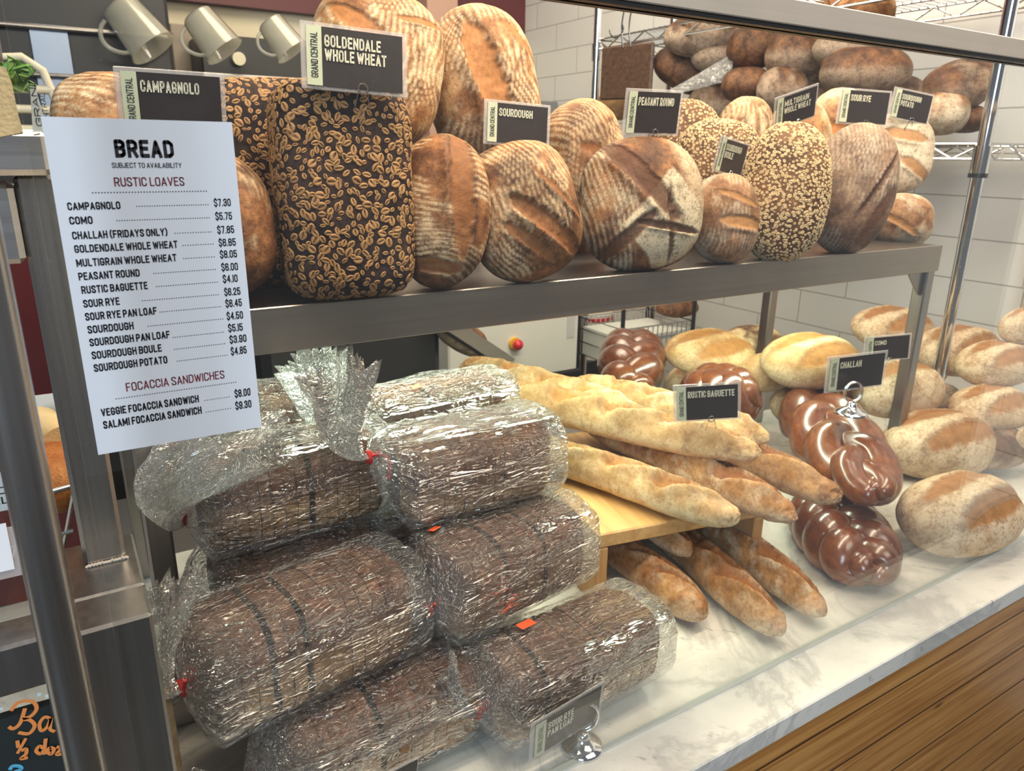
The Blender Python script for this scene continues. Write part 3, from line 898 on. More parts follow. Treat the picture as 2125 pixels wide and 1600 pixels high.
def put_text(mb, body, x0, x1, y0, h, z=0.0, wt=0.15, mi=0, rot=None):
    """a line of condensed capitals from x0 to x1 on baseline y0 with cap height h; wt is the stroke weight"""
    st = wt * h; gap = 0.115 * h
    tot = 0.0
    for ch in body:
        tot += (0.24 * h if ch == ' ' else GLYPH[ch][0] * h + st + gap)
    tot -= gap
    fx = (x1 - x0) / tot
    pen = x0; hw = st / 2
    hx = hw * min(1.0, max(fx, 0.75))
    oc = [(math.cos(k * PI / 4), math.sin(k * PI / 4)) for k in range(8)]
    for ch in body:
        if ch == ' ':
            pen += 0.24 * h * fx; continue
        wd, strokes = GLYPH[ch]
        wq = (wd * h + st) * fx
        for pl in strokes:
            P = [(pen + hx + q[0] * max(0.0, wq - 2 * hx), y0 + hw + q[1] * (h - 2 * hw)) for q in pl]
            for k, (a, b) in enumerate(zip(P[:-1], P[1:])):
                dx, dy = b[0] - a[0], b[1] - a[1]; L_ = math.hypot(dx, dy) + 1e-12
                dx, dy = dx / L_, dy / L_
                e0 = hw if k == 0 else 0.0; e1 = hw if k == len(P) - 2 else 0.0
                nx, ny = -dy * hx, dx * hw
                q4 = [(a[0] - dx * e0 * hx / hw + nx, a[1] - dy * e0 + ny), (a[0] - dx * e0 * hx / hw - nx, a[1] - dy * e0 - ny),
                      (b[0] + dx * e1 * hx / hw - nx, b[1] + dy * e1 - ny), (b[0] + dx * e1 * hx / hw + nx, b[1] + dy * e1 + ny)]
                polys = [q4]
                if k > 0: polys.append([(a[0] + c * hx, a[1] + d_ * hw) for c, d_ in oc])
                for pq in polys:
                    pp_ = np.array(pq)
                    if rot is not None: pp_ = np.stack([rot[0] - pp_[:, 1], rot[1] + pp_[:, 0]], -1)
                    mb.add(np.c_[pp_, np.full(len(pp_), z)], [tuple(range(len(pp_)))], mi)
        pen += wq + gap * fx


# ------------------------------------------------------------------ price cards
def solve_card(quad, p0, aspect=1.6):
    """finds the yaw and pitch that turn a picture quad into an upright card of the right proportion"""
    best = None
    rays = np.array([ray(*q) for q in quad])
    for yaw in range(-70, 71, 2):
        for pit in range(-30, 31, 3):
            a, b = math.radians(yaw), math.radians(pit)
            n = np.array([math.sin(a) * math.cos(b), -math.cos(a) * math.cos(b), math.sin(b)])
            den = rays @ n
            if (den > -0.05).any(): continue
            Pq = CAM + ((p0 - CAM) @ n / den)[:, None] * rays
            ex = (Pq[1] - Pq[0] + Pq[2] - Pq[3]) / 2; ey = (Pq[0] - Pq[3] + Pq[1] - Pq[2]) / 2
            lx, ly = np.linalg.norm(ex), np.linalg.norm(ey)
            cst = (ex @ ey / lx / ly) ** 2 + (math.log(lx / ly / aspect)) ** 2 * 0.6 + 0.00003 * pit ** 2 + 0.00001 * yaw ** 2
            if best is None or cst < best[0]: best = (cst, n, Pq, ex, lx, ly)
    _, n, Pq, ex, lx, ly = best
    return frame(Pq.mean(0), n, ex), lx, ly


def price_card(label, quad, t, lines, holder='clip', twid=0.62, lift=0.0):
    c = np.mean(np.array(quad, dtype=float), 0)
    Mx, w, h = solve_card(quad, PT(c[0], c[1], t))
    T = empty('price_card', Mx, label, 'price card', 'bread price cards')
    MB().box((-w / 2, -h / 2, -0.0012), (w / 2, h / 2, 0.0012), 0.0008).build('clear_sleeve', M['sleeve'], T)
    iw, ih = w * 0.90, h * 0.88
    mb = MB().box((-iw / 2, -ih / 2, -0.0005), (iw / 2, ih / 2, 0.0005), 0.0, 0)
    mb.build('card_face', [M['card']], T, False, Matrix.Translation((0, 0, 0.0016)))
    sw = iw * 0.155
    MB().box((-iw / 2, -ih / 2, 0), (-iw / 2 + sw, ih / 2, 0.0004)).build('pale_stripe', M['cardgreen'], T, False, Matrix.Translation((0, 0, 0.0022)))
    mb = MB()
    put_text(mb, 'GRAND CENTRAL', 0, ih * 0.76, 0, sw * 0.46, 0.0029, 0.14, 1, (-iw / 2 + sw * 0.73, -ih * 0.37))
    x0 = -iw / 2 + sw * 1.18; lh = ih * 0.20
    mxl = max(len(s) for s in lines)
    for i, s in enumerate(lines):
        wd = (iw - sw) * twid * len(s) / mxl
        put_text(mb, s, x0, x0 + wd, ih / 2 - ih * 0.13 - lh - i * lh * 1.18, lh, 0.0029, 0.185, 0)
    mb.build('lettering', [M['cardtext'], M['ink']], T)
    bx = w * 0.06
    mb = MB()
    if holder == 'clip':
        an = np.linspace(-0.5 * PI, 1.5 * PI, 22)
        r = h * 0.075
        loop = np.stack([bx + r * np.cos(an), -h * 0.43 + r * np.sin(an), 0.0045 + 0 * an], -1)
        mb.tube(loop, 0.0007, 6)
        for sgn in (-1, 1):
            s = np.linspace(0, 1, 8)
            mb.tube(np.stack([bx + sgn * (r * 0.9 + 0.004 * s), -h * 0.45 - 0.020 * s, 0.0045 - 0.006 * s], -1), 0.0006, 6)
        mb.build('wire_clip', M['wire'], T, True)
    elif holder == 'none':
        pass
    return T, Mx, w, h


def card_stand(label, base, facing, r=0.024, wl=0.020):
    """chrome dome base with a split ring that grips the card"""
    t = empty('card_holder', at(*base, facing), label, 'card holder', 'chrome card holders')
    MB().lathe([(0.0001, 0), (r, 0), (r, 0.003), (r * 0.93, 0.005), (r * 0.72, 0.0075), (r * 0.40, 0.012), (r * 0.30, 0.016), (r * 0.30, 0.019), (r * 0.18, 0.022), (0.0001, 0.0225)], 36).build('dome_base', M['chrome'], t, True)
    mb = MB(); an = np.linspace(-0.42 * PI, 1.30 * PI, 36)
    mb.tube(np.stack([wl * 0.75 * np.cos(an), 0 * an, 0.022 + wl * 0.85 + wl * 0.85 * np.sin(an)], -1), 0.0017, 10)
    mb.tube(np.stack([wl * 0.75 * np.cos(an), 0 * an + 0.004, 0.022 + wl * 0.85 + wl * 0.85 * np.sin(an)], -1), 0.0017, 10)
    mb.build('ring_clip', M['chrome'], t, True)
    return t

# ================================================================== THE SETTING
XW = 2.30
tag(MB().box((-2.6, -3.5, -0.97), (XW + 0.1, 3.3, -0.92)).build('floor', M['tileflr']), None, None, None, 'structure')
tag(MB().box((XW, -0.5, -0.92), (XW + 0.1, 3.25, 2.5)).build('wall_right', M['tiles']), None, None, None, 'structure')
tag(MB().box((-2.6, 3.15, -0.92), (XW, 3.25, 2.5)).build('wall_back', M['cream']), None, None, None, 'structure')
tag(MB().box((-2.6, 3.09, 1.27), (XW, 3.15, 1.95)).build('trim_1', M['maroon']), None, None, None, 'structure')
tag(MB().box((1.28, 3.02, -0.92), (1.40, 3.15, 2.4)).build('trim_2', M['maroon']), None, None, None, 'structure')

# counter
tag(MB().box((-0.95, -0.078, -0.032), (XW - 0.002, 0.74, 0.0), 0.002).build('marble_counter_slab', M['marble']),
    'white grey-veined marble counter slab under the bread display', 'counter')
tag(MB().box((-0.95, -0.070, -0.92), (XW - 0.004, 0.70, -0.0325)).build('counter_front', M['planks']),
    'stained pine board front of the counter under the marble', 'counter front')

# glass pane at the front of the case, its top rail and the menu taped on it
gl = MB().box((-0.0056, -0.003, 0.0), (2.29, 0.003, 0.797))
gl.mi = [1, 1, 0, 0, 1, 1]
gp = tag(gl.build('display_glass', [M['glass'], M['gedge']]), 'large clear glass pane in front of the loaves, dusty in spots', 'glass pane')
t = empty('glass_top_rail', at(0.9, 0, 0.797), 'beige steel rail with dark gasket along the top of the glass', 'rail')
MB().box((-0.905, -0.013, 0.004), (1.39, 0.013, 0.0265), 0.001).build('rail_bar', M['bar'], t)
MB().box((-0.905, -0.011, 0.0), (1.39, 0.011, 0.004)).build('rubber_gasket', M['gasket'], t)

YM = -0.0036
c0 = PY(86, 241, YM); c1 = PY(481, 254, YM); c2 = PY(542, 886, YM); c3 = PY(202, 944, YM)
mx0, mx1, mz1, mz0 = (c0[0] + c3[0]) / 2, (c1[0] + c2[0]) / 2, (c0[2] + c1[2]) / 2, (c2[2] + c3[2]) / 2
menu = empty('menu_card', Matrix.Translation((mx0, YM, mz0)) @ Matrix.Rotation(PI / 2, 4, 'X'), 'white printed bread price list taped on the glass', 'menu')
MB().box((0, 0, -0.0002), (mx1 - mx0, mz1 - mz0, 0.0002)).build('paper_sheet', M['paper'], menu)
tm = MB()


def mtext(body, ul, vb, ur, cap, wt=0.15, mi=0):
    a = PY(ul, vb, YM); cpt = PY(ul, vb - cap, YM)
    d = PY(ur, vb, YM)
    # the right end follows the sheet's own horizontal
    e = PY(ur, vb + (ur - ul) * ((350 - vb) / (3650 - ul)), YM)
    put_text(tm, body, a[0] - mx0, e[0] - mx0, a[2] - mz0, cpt[2] - a[2], 0.00045, wt, mi)


def mdots(u0, v0, u1, v1, sz=1.3):
    a, b = PY(u0, v0, YM), PY(u1, v1, YM)
    h = sz * 0.00036; n = max(3, int(abs(b[0] - a[0]) / (h * 3.0)))
    for i in range(n):
        x = a[0] - mx0 + (b[0] - a[0]) * i / (n - 1); y = (a[2] + b[2]) / 2 - mz0
        tm.add([(x - h * .62, y - h * .62, .00045), (x + h * .62, y - h * .62, .00045), (x + h * .62, y + h * .62, .00045), (x - h * .62, y + h * .62, .00045)], [(0, 1, 2, 3)], 0)


mtext('BREAD', 240, 327, 362, 38, 0.225)
mtext('SUBJECT TO AVAILABILITY', 233, 348.4, 377, 11, 0.13)
mtext('RUSTIC LOAVES', 238, 387, 383, 19, 0.13, 1)
mdots(192, 399, 428, 397.4, 1.5)
for nm, l, vb, r, pr, pl_, pv, prr, d in (
        ('CAMPAGNOLO', 141, 436.4, 250.5, '$7.30', 444.5, 428.5, 479, (284, 427, 431.6, 425.5)),
        ('COMO', 145, 466, 193, '$5.75', 447.5, 456.7, 481.7, (242.5, 456.7, 434, 452.7)),
        ('CHALLAH (FRIDAYS ONLY)', 151, 497, 348, '$7.85', 451.4, 485, 486, (363, 483.8, 437.5, 481)),
        ('GOLDENDALE WHOLE WHEAT', 155.5, 525, 369, '$6.85', 454.5, 511.5, 489.5, (379.5, 508.6, 442, 506.7)),
        ('MULTIGRAIN WHOLE WHEAT', 159.4, 554, 367, '$8.05', 457, 536, 492, (381, 536, 444, 533)),
        ('PEASANT ROUND', 164, 582, 290.6, '$6.00', 460, 562.6, 494, (319, 566.5, 446.6, 559.4)),
        ('RUSTIC BAGUETTE', 170, 610, 307, '$4.10', 463, 587, 493.5, (324.6, 593.7, 450.6, 585.8)),
        ('SOUR RYE', 174, 638.5, 249, '$6.25', 466, 614, 499, (295.6, 623.4, 452.7, 611.6)),
        ('SOUR RYE PAN LOAF', 178, 665.6, 326, '$6.45', 468.5, 638, 502, (332, 646.9, 456.4, 636.4)),
        ('SOURDOUGH', 183, 692.5, 278, '$4.50', 471, 664, 504.6, (307.5, 676, 462, 662)),
        ('SOURDOUGH PAN LOAF', 187, 719, 353, '$5.15', 474, 689, 504, (359, 699.6, 463, 689.3)),
        ('SOURDOUGH BOULE', 191.6, 745.7, 336, '$3.90', 477, 712.8, 511.7, (362, 724.6, 466, 712.8)),
        ('SOURDOUGH POTATO', 196, 772, 348, '$4.85', 479.6, 737, 512, (367.6, 749, 471, 736.8)),
        ('VEGGIE FOCACCIA SANDWICH', 211, 864.5, 413, '$8.00', 487.5, 825, 520, (425, 830, 475.6, 823.7)),
        ('SALAMI FOCACCIA SANDWICH', 215.5, 890, 419, '$9.30', 489, 850, 522, (427.4, 854.5, 477.7, 847.4))):
    mtext(nm, l, vb, r, 16.5, 0.19)
    mtext(pr, pl_, pv, prr, 16, 0.16)
    mdots(*d)
mtext('FOCACCIA SANDWICHES', 262.7, 812.4, 466, 18, 0.125, 1)
mdots(241, 826, 489, 794, 1.4)
tm.build('lettering', [M['ink'], M['inkred']], menu)

MB().box((-0.0056, -0.0042, 0.0001), (2.29, 0.0042, 0.0030)).build('glass_foot_strip', plain('pale_strip_grey', (.50, .52, .46), .3), gp)  # added pale strip that lightens the dark line under the glass

# ------------------------------------------------------------------ shelf inside the case
ZS = 0.5095                                   # top of the upper shelf
YS = 0.29
sh = empty('display_shelf', at(0.8, YS, 0), 'brushed steel upper shelf holding the standing loaves', 'shelf')
MB().box((-0.765, 0, ZS - 0.052), (0.745, 0.003, ZS + 0.0015), 0.0012).build('front_rail', M['shelf'], sh)
MB().box((-0.765, 0.003, ZS - 0.006), (0.745, 0.415, ZS), 0.001).build('shelf_plate', M['steeld'], sh)  # darker steel stands in for the shadow between the loaves
for x in (-0.763, 0.715):
    for y in (0.004, 0.385):
        MB().box((x, y, 0.0), (x + 0.028, y + 0.028, ZS - 0.006), 0.003).build('leg', M['steeld'], sh)
MB().box((0.742, 0.003, ZS - 0.05), (0.745, 0.415, ZS - 0.006)).build('end_rail', M['shelf'], sh)
mb = MB()
mb.prism([(0, 0), (0.05, 0), (0.05, 0.006), (0.006, 0.05), (0, 0.05)], 0, 0.004, M=Matrix.Translation((0.715, 0.012, ZS - 0.052)) @ Matrix.Rotation(-PI / 2, 4, 'X') @ Matrix.Scale(-1, 4, (1, 0, 0)))
mb.build('corner_bracket', M['steeld'], sh)

# ------------------------------------------------------------------ neighbouring case frame at the left
fr = empty('steel_case_frame', at(0, 0.02, 0), 'dark welded steel frame of the next case beside the menu', 'frame')
MB().box((-0.030, -0.013, 0.0), (0.021, 0.034, 0.344), 0.0025).build('front_post', M['steeld'], fr)
MB().box((-0.52, -0.004, 0.303), (-0.031, 0.034, 0.3435), 0.0025).build('lower_rail', M['steeld'], fr)
MB().box((-0.052, 0.0345, 0.300), (0.021, 0.13, 0.344), 0.002).build('rail_plate', M['steeld'], fr)
MB().box((-0.019, 0.084, 0.344), (0.012, 0.115, 0.66), 0.003).build('back_post', M['steelv'], fr)
mb = MB()
rng = random.Random(3)
for i in range(12):
    mb.tube([(-0.018 + i * 0.0025, 0.083, 0.3445), (-0.016 + i * 0.0025, 0.0825, 0.3455 + rng.random() * 0.001), (-0.0145 + i * 0.0025, 0.083, 0.3445)], 0.0014, 6)
mb.build('weld_bead', M['bar'], fr, True)
MB().box((-0.55, 0.080, 0.598), (-0.0195, 0.125, 0.655), 0.004).build('upper_rail', M['steel'], fr)
tag(MB().box((-0.55, 0.070, 0.6605), (0.006, 0.30, 0.690), 0.004).build('sandwich_tray', M['steel']), 'stainless tray under the sandwiches at the upper left', 'tray')
# foreground upright and the round rail end above
p = PY(139, 1400, -0.12)
mb = MB(); an = np.linspace(0, 2 * PI, 40, endpoint=False)
mb.prism(np.stack([p[0] + .0102 * np.sign(np.cos(an)) * np.abs(np.cos(an)) ** .85, -.12 + .0102 * np.sign(np.sin(an)) * np.abs(np.sin(an)) ** .85], -1), -.92, 1.15)
tag(mb.build('steel_upright', M['steelv'], None, True),
    'rounded steel upright standing in front of the case at far left', 'post')
pr_ = PY(20, 82, 0.0)
mb = MB(); mb.tube([(-0.45, -0.022, pr_[2]), (-0.011, -0.022, pr_[2])], 0.0135, 24)
rr = empty('round_guard_rail', at(0, 0, 0), 'short polished round rail ending at the upper left of the glass', 'rail')
mb.build('rail_tube', M['steel'], rr, True)
mb = MB(); mb.tube([(-0.0125, -0.022, pr_[2]), (-0.0095, -0.022, pr_[2])], 0.0142, 24); mb.build('end_cap', M['steel'], rr, True)

# ================================================================== UPPER SHELF LOAVES
def stand(u, v, y, wpx, hpx, thick, tilt=12, yaw=0, roll=0):
    """a loaf on end: crust to the customer, long side upwards; sizes read at its distance"""
    p = PY(u, v, y); t = depth(p) / F
    a, b, r = math.radians(yaw), math.radians(tilt), math.radians(roll)
    f = Vector((-math.sin(a) * math.cos(b), -math.cos(a) * math.cos(b), math.sin(b)))
    up = Vector((0, 0, 1)); up = (up - f * up.dot(f)).normalized(); side = f.cross(up)
    x = up * math.cos(r) + side * math.sin(r)
    return frame(p, f, x), hpx * t, wpx * t


def gold_keep(C, N):
    return np.where(N[:, 2] < -0.5, 0.1, 1.0)


Mx, L, W = stand(712, 398, 0.325, 272, 440, 0.12, 3, 6)
g1 = loaf('oat_pan_loaf', 'large dark oat-covered pan loaf standing on end under the two-line whole wheat card', 'bread', Mx, 0.246, 0.152, 0.112, 'oat',
          'standing loaves on the upper shelf', n=9, m=3.2, ey=5.5, ez=4.2, fl=0.5, lump=0.035, seed=11, res=(120, 110), base=False)
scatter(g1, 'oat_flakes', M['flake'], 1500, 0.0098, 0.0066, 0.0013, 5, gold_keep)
Mx, L, W = stand(560, 390, 0.46, 0, 0, 0, 3, 4)
g2 = loaf('oat_pan_loaf', 'second dark oat-covered pan loaf, half hidden behind the larger one', 'bread', Mx, 0.262, 0.150, 0.112, 'oat',
          'standing loaves on the upper shelf', n=7, m=3.0, ey=5.0, ez=4.2, fl=0.5, lump=0.04, seed=12, res=(90, 80), base=False)
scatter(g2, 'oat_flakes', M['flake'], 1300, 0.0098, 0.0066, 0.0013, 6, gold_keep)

GS = 'standing loaves on the upper shelf'
def sl(label, name, mat, spec, th, kw, group=GS):
    Mx, L, W = stand(*spec)
    kw.setdefault('ez', 2.3)
    if kw.get('n', 9) < 2.35: kw['n'] = kw['n'] + .6; kw['m'] = kw.get('m', 2) + .15
    return loaf(name, label, 'bread', Mx, L * 1.01, W * 1.05, th, mat, group, base=False, **kw)


# dark side of a loaf peeping out right of the menu
sl('dark crusty loaf peeping out at the right edge of the menu card', 'country_loaf', 'sour', (462, 470, 0.335, 165, 290, 0, 5, -38), 0.10,
   dict(n=2.4, m=2, seed=21, flour=ribs(10, .008, .6), lump=.05))
sl('round country loaf whose pale top shows left of the campagnolo card', 'country_loaf', 'camp', (250, 300, 0.46, 235, 280, 0, 8, 0), 0.11,
   dict(n=2.2, m=2, seed=22, flour=ribs(70, .008, 1.0), lump=.06))
sl('tall striped loaf with floury swirls behind the two-line whole wheat card', 'country_loaf', 'camp', (780, 150, 0.44, 262, 315, 0, 8, 12, -12), 0.115,
   dict(n=2.3, m=2.1, seed=23, lump=.05, res=(170, 130), flour=both(ribs(8, .0080, 1.0, (.38, .54), 6), dusted(0.05, .5, .6)),
        slashes=((.16, .14, 64, .50, .13, .014, .02), (.30, -.20, 100, .34, .05, .01, .01))))
sl('tall loaf with a long open burst, right of the striped one', 'country_loaf', 'camp', (1000, 178, 0.47, 225, 300, 0, 8, 8, 8), 0.115,
   dict(n=2.3, m=2.1, seed=24, lump=.05, res=(170, 130), flour=both(ribs(12, .0078, 1.0, (.38, .54), 6), dusted(0.0, .45, .6)),
        slashes=((-.02, .06, 12, .84, .22, .030, .045), (.22, -.22, 40, .35, .06, .01, .012))))
sl('brown loaf with a broken dark crust beside the large oat loaf', 'country_loaf', 'sour', (915, 440, 0.322, 195, 310, 0, 10, 20, -6), 0.105,
   dict(n=2.4, m=2.1, seed=25, lump=.05, res=(150, 120), flour=both(ribs(84, .0068, 1.0, (.42, .52), 4), dusted(0., .4, .35)),
        slashes=((.1, -.1, 6, .9, .17, .022, .03), (-.36, .05, 88, .42, .10, .014, .015))))
sl('oval dark sourdough loaf below the sourdough card, with diagonal ridges', 'sourdough_loaf', 'sour', (1082, 442, 0.322, 232, 285, 0, 12, 12, 14), 0.105,
   dict(n=2.3, m=2.05, seed=26, lump=.045, res=(180, 140), flour=both(ribs(18, .0072, 1.0, (.43, .54), 5), dusted(0., .4, .5)),
        slashes=((-.14, -.06, 40, .74, .15, .036, .06), (.05, -.20, 36, .62, .05, .006, .02), (-.22, .10, 40, .5, .085, .014, .02))))
sl('round striped loaf behind, between the sourdough and the cross-cut loaf', 'sourdough_loaf', 'sour', (1218, 330, 0.46, 170, 235, 0, 10, 10, 24), 0.10,
   dict(n=2.3, m=2.1, seed=27, lump=.05, res=(130, 100), flour=ribs(30, .0075, 1.0, (.36, .52), 5), slashes=((-.1, -.05, 38, .7, .14, .015, .02),)))


def peasant_flour(P, N, seed, sc):
    # pale diamond patch round the cross cut, ribbed flour on the left shoulder
    u, v = P[..., 0] + 0.034, P[..., 1] + 0.032
    n_ = (fbm(P, 30, seed, 3) - 0.5) * 0.022
    dia = sstep(0.082, 0.075, np.abs(u) * 0.98 + np.abs(v) * 1.05 + n_ * 0.6) * sstep(0.2, 0.5, N[..., 2])
    st = ribs(16, .0072, 1.0, (.36, .5), 4)(P, N, seed, sc) * sstep(0.012, 0.03, P[..., 1])
    rim = 0.9 * sstep(0.055, 0.075, -P[..., 1] + P[..., 0] * 0.35) * (0.5 + 0.5 * fbm(P, 20, seed + 2, 2))
    return np.maximum.reduce([dia * 1.1, st, rim])


sl('round peasant loaf with a pale floury patch and a cross cut', 'peasant_loaf', 'peas', (1328, 425, 0.332, 246, 268, 0, 10, 26, 0), 0.105,
   dict(n=2.15, m=2.0, seed=28, lump=.032, res=(220, 190), flour=peasant_flour,
        slashes=((-.165, -.165, 5, .58, .050, .026, .018), (-.185, -.155, 82, .54, .062, .026, .018), (.16, .06, 44, .9, .16, .014, .03), (-.26, .16, -46, .6, .11, .014, .016))))
m1 = sl('round seeded loaf at the back, right of the cross-cut loaf', 'seeded_loaf', 'seed', (1490, 340, 0.47, 170, 175, 0, 10, 22, 0), 0.095,
        dict(n=2.2, m=2.1, seed=29, lump=.04, res=(80, 70)))
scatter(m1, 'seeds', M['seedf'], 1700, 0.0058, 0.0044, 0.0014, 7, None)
m0 = sl('seeded loaf mostly hidden behind the peasant round card', 'seeded_loaf', 'seed', (1420, 310, 0.56, 150, 190, 0, 10, 22, 0), 0.09,
        dict(n=2.2, m=2.1, seed=30, lump=.04, res=(70, 60)))
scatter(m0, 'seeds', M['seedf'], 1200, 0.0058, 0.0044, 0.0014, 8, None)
sl('small floury boule with an open golden cut, next to the cross-cut loaf', 'boule', 'pot', (1503, 455, 0.322, 128, 182, 0, 10, 26, 0), 0.085,
   dict(n=2.2, m=2.0, seed=31, lump=.04, res=(120, 100), flour=both(dusted(0.1, .6, .9), ribs(4, .006, .5)),
        slashes=((-.06, -.1, 84, .6, .15, .018, .02), (.2, -.05, 70, .55, .07, .01, .01))))
m2 = sl('long multigrain loaf standing on end, coated in pale seeds', 'seeded_loaf', 'seed', (1628, 402, 0.318, 165, 285, 0, 10, 34, -3), 0.10,
        dict(n=2.6, m=2.1, seed=32, lump=.035, res=(110, 90)))
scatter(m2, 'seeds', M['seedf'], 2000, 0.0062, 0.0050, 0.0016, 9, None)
sl('long grey-brown sour rye loaf with a slanted dark slit', 'sour_rye_loaf', 'ryel', (1768, 392, 0.322, 158, 268, 0, 10, 36, -8), 0.105,
   dict(n=2.4, m=2.05, seed=33, lump=.035, res=(160, 120), flour=both(ribs(6, .007, .7, (.35, .6)), dusted(0., .5, .6)),
        slashes=((.05, -.12, -24, .62, .05, .018, .025), (-.18, -.16, -24, .5, .09, .006, .0))))
sl('upper round loaf at the right shelf end, two brown cuts in white flour', 'boule', 'pot', (1856, 320, 0.47, 142, 160, 0, 12, 42, 0), 0.09,
   dict(n=2.1, m=2.0, seed=34, lump=.03, res=(120, 100), flour=lambda P, N, s, k: 0.95 * np.ones(P.shape[:2]),
        slashes=((.18, .0, 80, .62, .15, .012, .02), (-.22, -.2, 60, .5, .14, .012, .02))))
sl('lower round loaf at the right shelf end, brown and cracked', 'boule', 'pot', (1868, 458, 0.40, 118, 112, 0, 10, 42, 0), 0.09,
   dict(n=2.1, m=2.0, seed=35, lump=.06, res=(110, 90), flour=dusted(0.2, .8, .8, .5), slashes=((-.1, .1, 60, .8, .12, .02, .03),)))
for u, v, lab in ((938, 430, 'shadowed loaf at the back of the shelf, in the gap left of the sourdough loaf'), (1190, 440, 'shadowed loaf at the back of the shelf, in the gap left of the cross-cut loaf'),
                  (1440, 430, 'shadowed loaf at the back of the shelf, in the gap right of the cross-cut loaf'), (1700, 420, 'shadowed loaf at the back of the shelf, beside the sour rye loaf')):
    sl(lab, 'country_loaf', 'sour', (u, v, 0.56, 150, 215, 0, 8, 15, 0), 0.09, dict(n=2.2, m=2, seed=u, res=(60, 50), flour=dusted(0, .5, .5)))
# second row, tops showing between the cards
sl('pale ribbed loaf at the back between the peasant and multigrain cards', 'country_loaf', 'camp', (1545, 320, 0.58, 122, 230, 0, 10, 28, 0), 0.09,
   dict(n=2.2, m=2, seed=36, flour=ribs(0, .008, 1.0, (.2, .4)), res=(80, 70)))
sl('pinkish loaf at the back beneath the multigrain card', 'country_loaf', 'camp', (1655, 312, 0.56, 130, 200, 0, 10, 30, 0), 0.09,
   dict(n=2.2, m=2, seed=37, flour=dusted(0.2, .9, .9, .6), res=(80, 70)))
sl('floury loaf at the back between the multigrain and sour rye cards', 'country_loaf', 'camp', (1735, 318, 0.60, 130, 262, 0, 10, 30, 0), 0.09,
   dict(n=2.2, m=2, seed=38, flour=dusted(0.2, .9, .9, .7), res=(80, 70), slashes=((.1, 0, 60, .7, .1, .02, .02),)))

# ================================================================== WIRE RACK AGAINST THE TILES
RX0, RX1, RY0, RY1 = 1.86, 2.24, 0.41, 1.885
ZR = 0.712
rk = empty('wire_rack', at(RX0, RY0, 0), 'chrome wire shelving rack of brown loaves along the tiled wall', 'rack')
for (x, y) in ((0, 0), (RX1 - RX0, 0), (0, RY1 - RY0), (RX1 - RX0, RY1 - RY0)):
    zb = 0.0 if y == 0 else -0.92
    mb = MB(); mb.tube([(x, y, zb), (x, y, 1.5)], 0.0145, 20)
    for k in range(30):
        z = 0.03 + k * 0.05
        mb.tube([(x, y, z - 0.0012), (x, y, z + 0.0012)], 0.0151, 20)
    for zz in (ZR - 0.035, 1.045):
        mb.tube([(x, y, zz - 0.03), (x, y, zz + 0.03)], 0.0195, 20)
    ps = mb.build('post', M['chrome'], rk, True)
    mb = MB(); mb.tube([(x, y, ZR - 0.075), (x, y, ZR - 0.065)], 0.0205, 20); mb.build('collar', M['black'], ps, True)


def wire_shelf(z, name):
    mb = MB(); dx, dy = RX1 - RX0, RY1 - RY0
    for zz in (z, z - 0.034):
        mb.tube([(0, 0, zz), (dx, 0, zz), (dx, dy, zz), (0, dy, zz)], 0.0033, 6, closed=True)
    for (a, b) in (((0, 0), (dx, 0)), ((dx, 0), (dx, dy)), ((dx, dy), (0, dy)), ((0, dy), (0, 0))):
        ln = math.hypot(b[0] - a[0], b[1] - a[1]); n = max(4, 2 * round(ln / 0.13)); pts = []
        for i in range(n + 1):
            f = i / n; pts.append((a[0] + (b[0] - a[0]) * f, a[1] + (b[1] - a[1]) * f, z if i % 2 == 0 else z - 0.034))
        mb.tube(pts, 0.0028, 6)
    k = int(dy / 0.026)
    for i in range(1, k):
        y = dy * i / k; mb.tube([(0, y, z + 0.003), (dx, y, z + 0.003)], 0.0022, 5)
    for x in (dx * .33, dx * .66):
        mb.tube([(x, 0, z - 0.004), (x, dy, z - 0.004)], 0.003, 6)
    mb.build(name, M['wire'], rk, True)


wire_shelf(ZR, 'wire_shelf'); wire_shelf(1.09, 'wire_shelf')
# cutting board hanging from the rack on S hooks
pb = PX(1300, 150, 1.835); tb = depth(pb) / F
Mb = frame(pb, (-1, -0.25, 0.0), (0, 0, 1))
cb = empty('hanging_cutting_board', Mb, 'dark brown wooden board hanging on hooks behind the loaves', 'board')
hb, wb = 105 * tb, 104 * tb / 0.8
MB().box((-hb / 2, -wb / 2, -0.009), (hb / 2, wb / 2, 0.009), 0.006).build('board', M['boardw'], cb)
mb = MB()
for dy in (0.012, -0.020):
    s = np.linspace(0, 1, 20)
    mb.tube(np.stack([hb / 2 - 0.01 + 0.135 * s, dy + 0.010 * np.sin(s * PI * 1.0), 0.012 + 0 * s], -1), 0.0030, 6)
an = np.linspace(PI * 0.5, PI * 1.6, 14)
mb.tube(np.stack([hb / 2 + 0.055 + 0.03 * np.cos(an), 0.045 + 0.03 * np.sin(an), 0.012 + 0 * an], -1), 0.0030, 6)
mb.build('hanging_hook', M['wire'], cb, True)

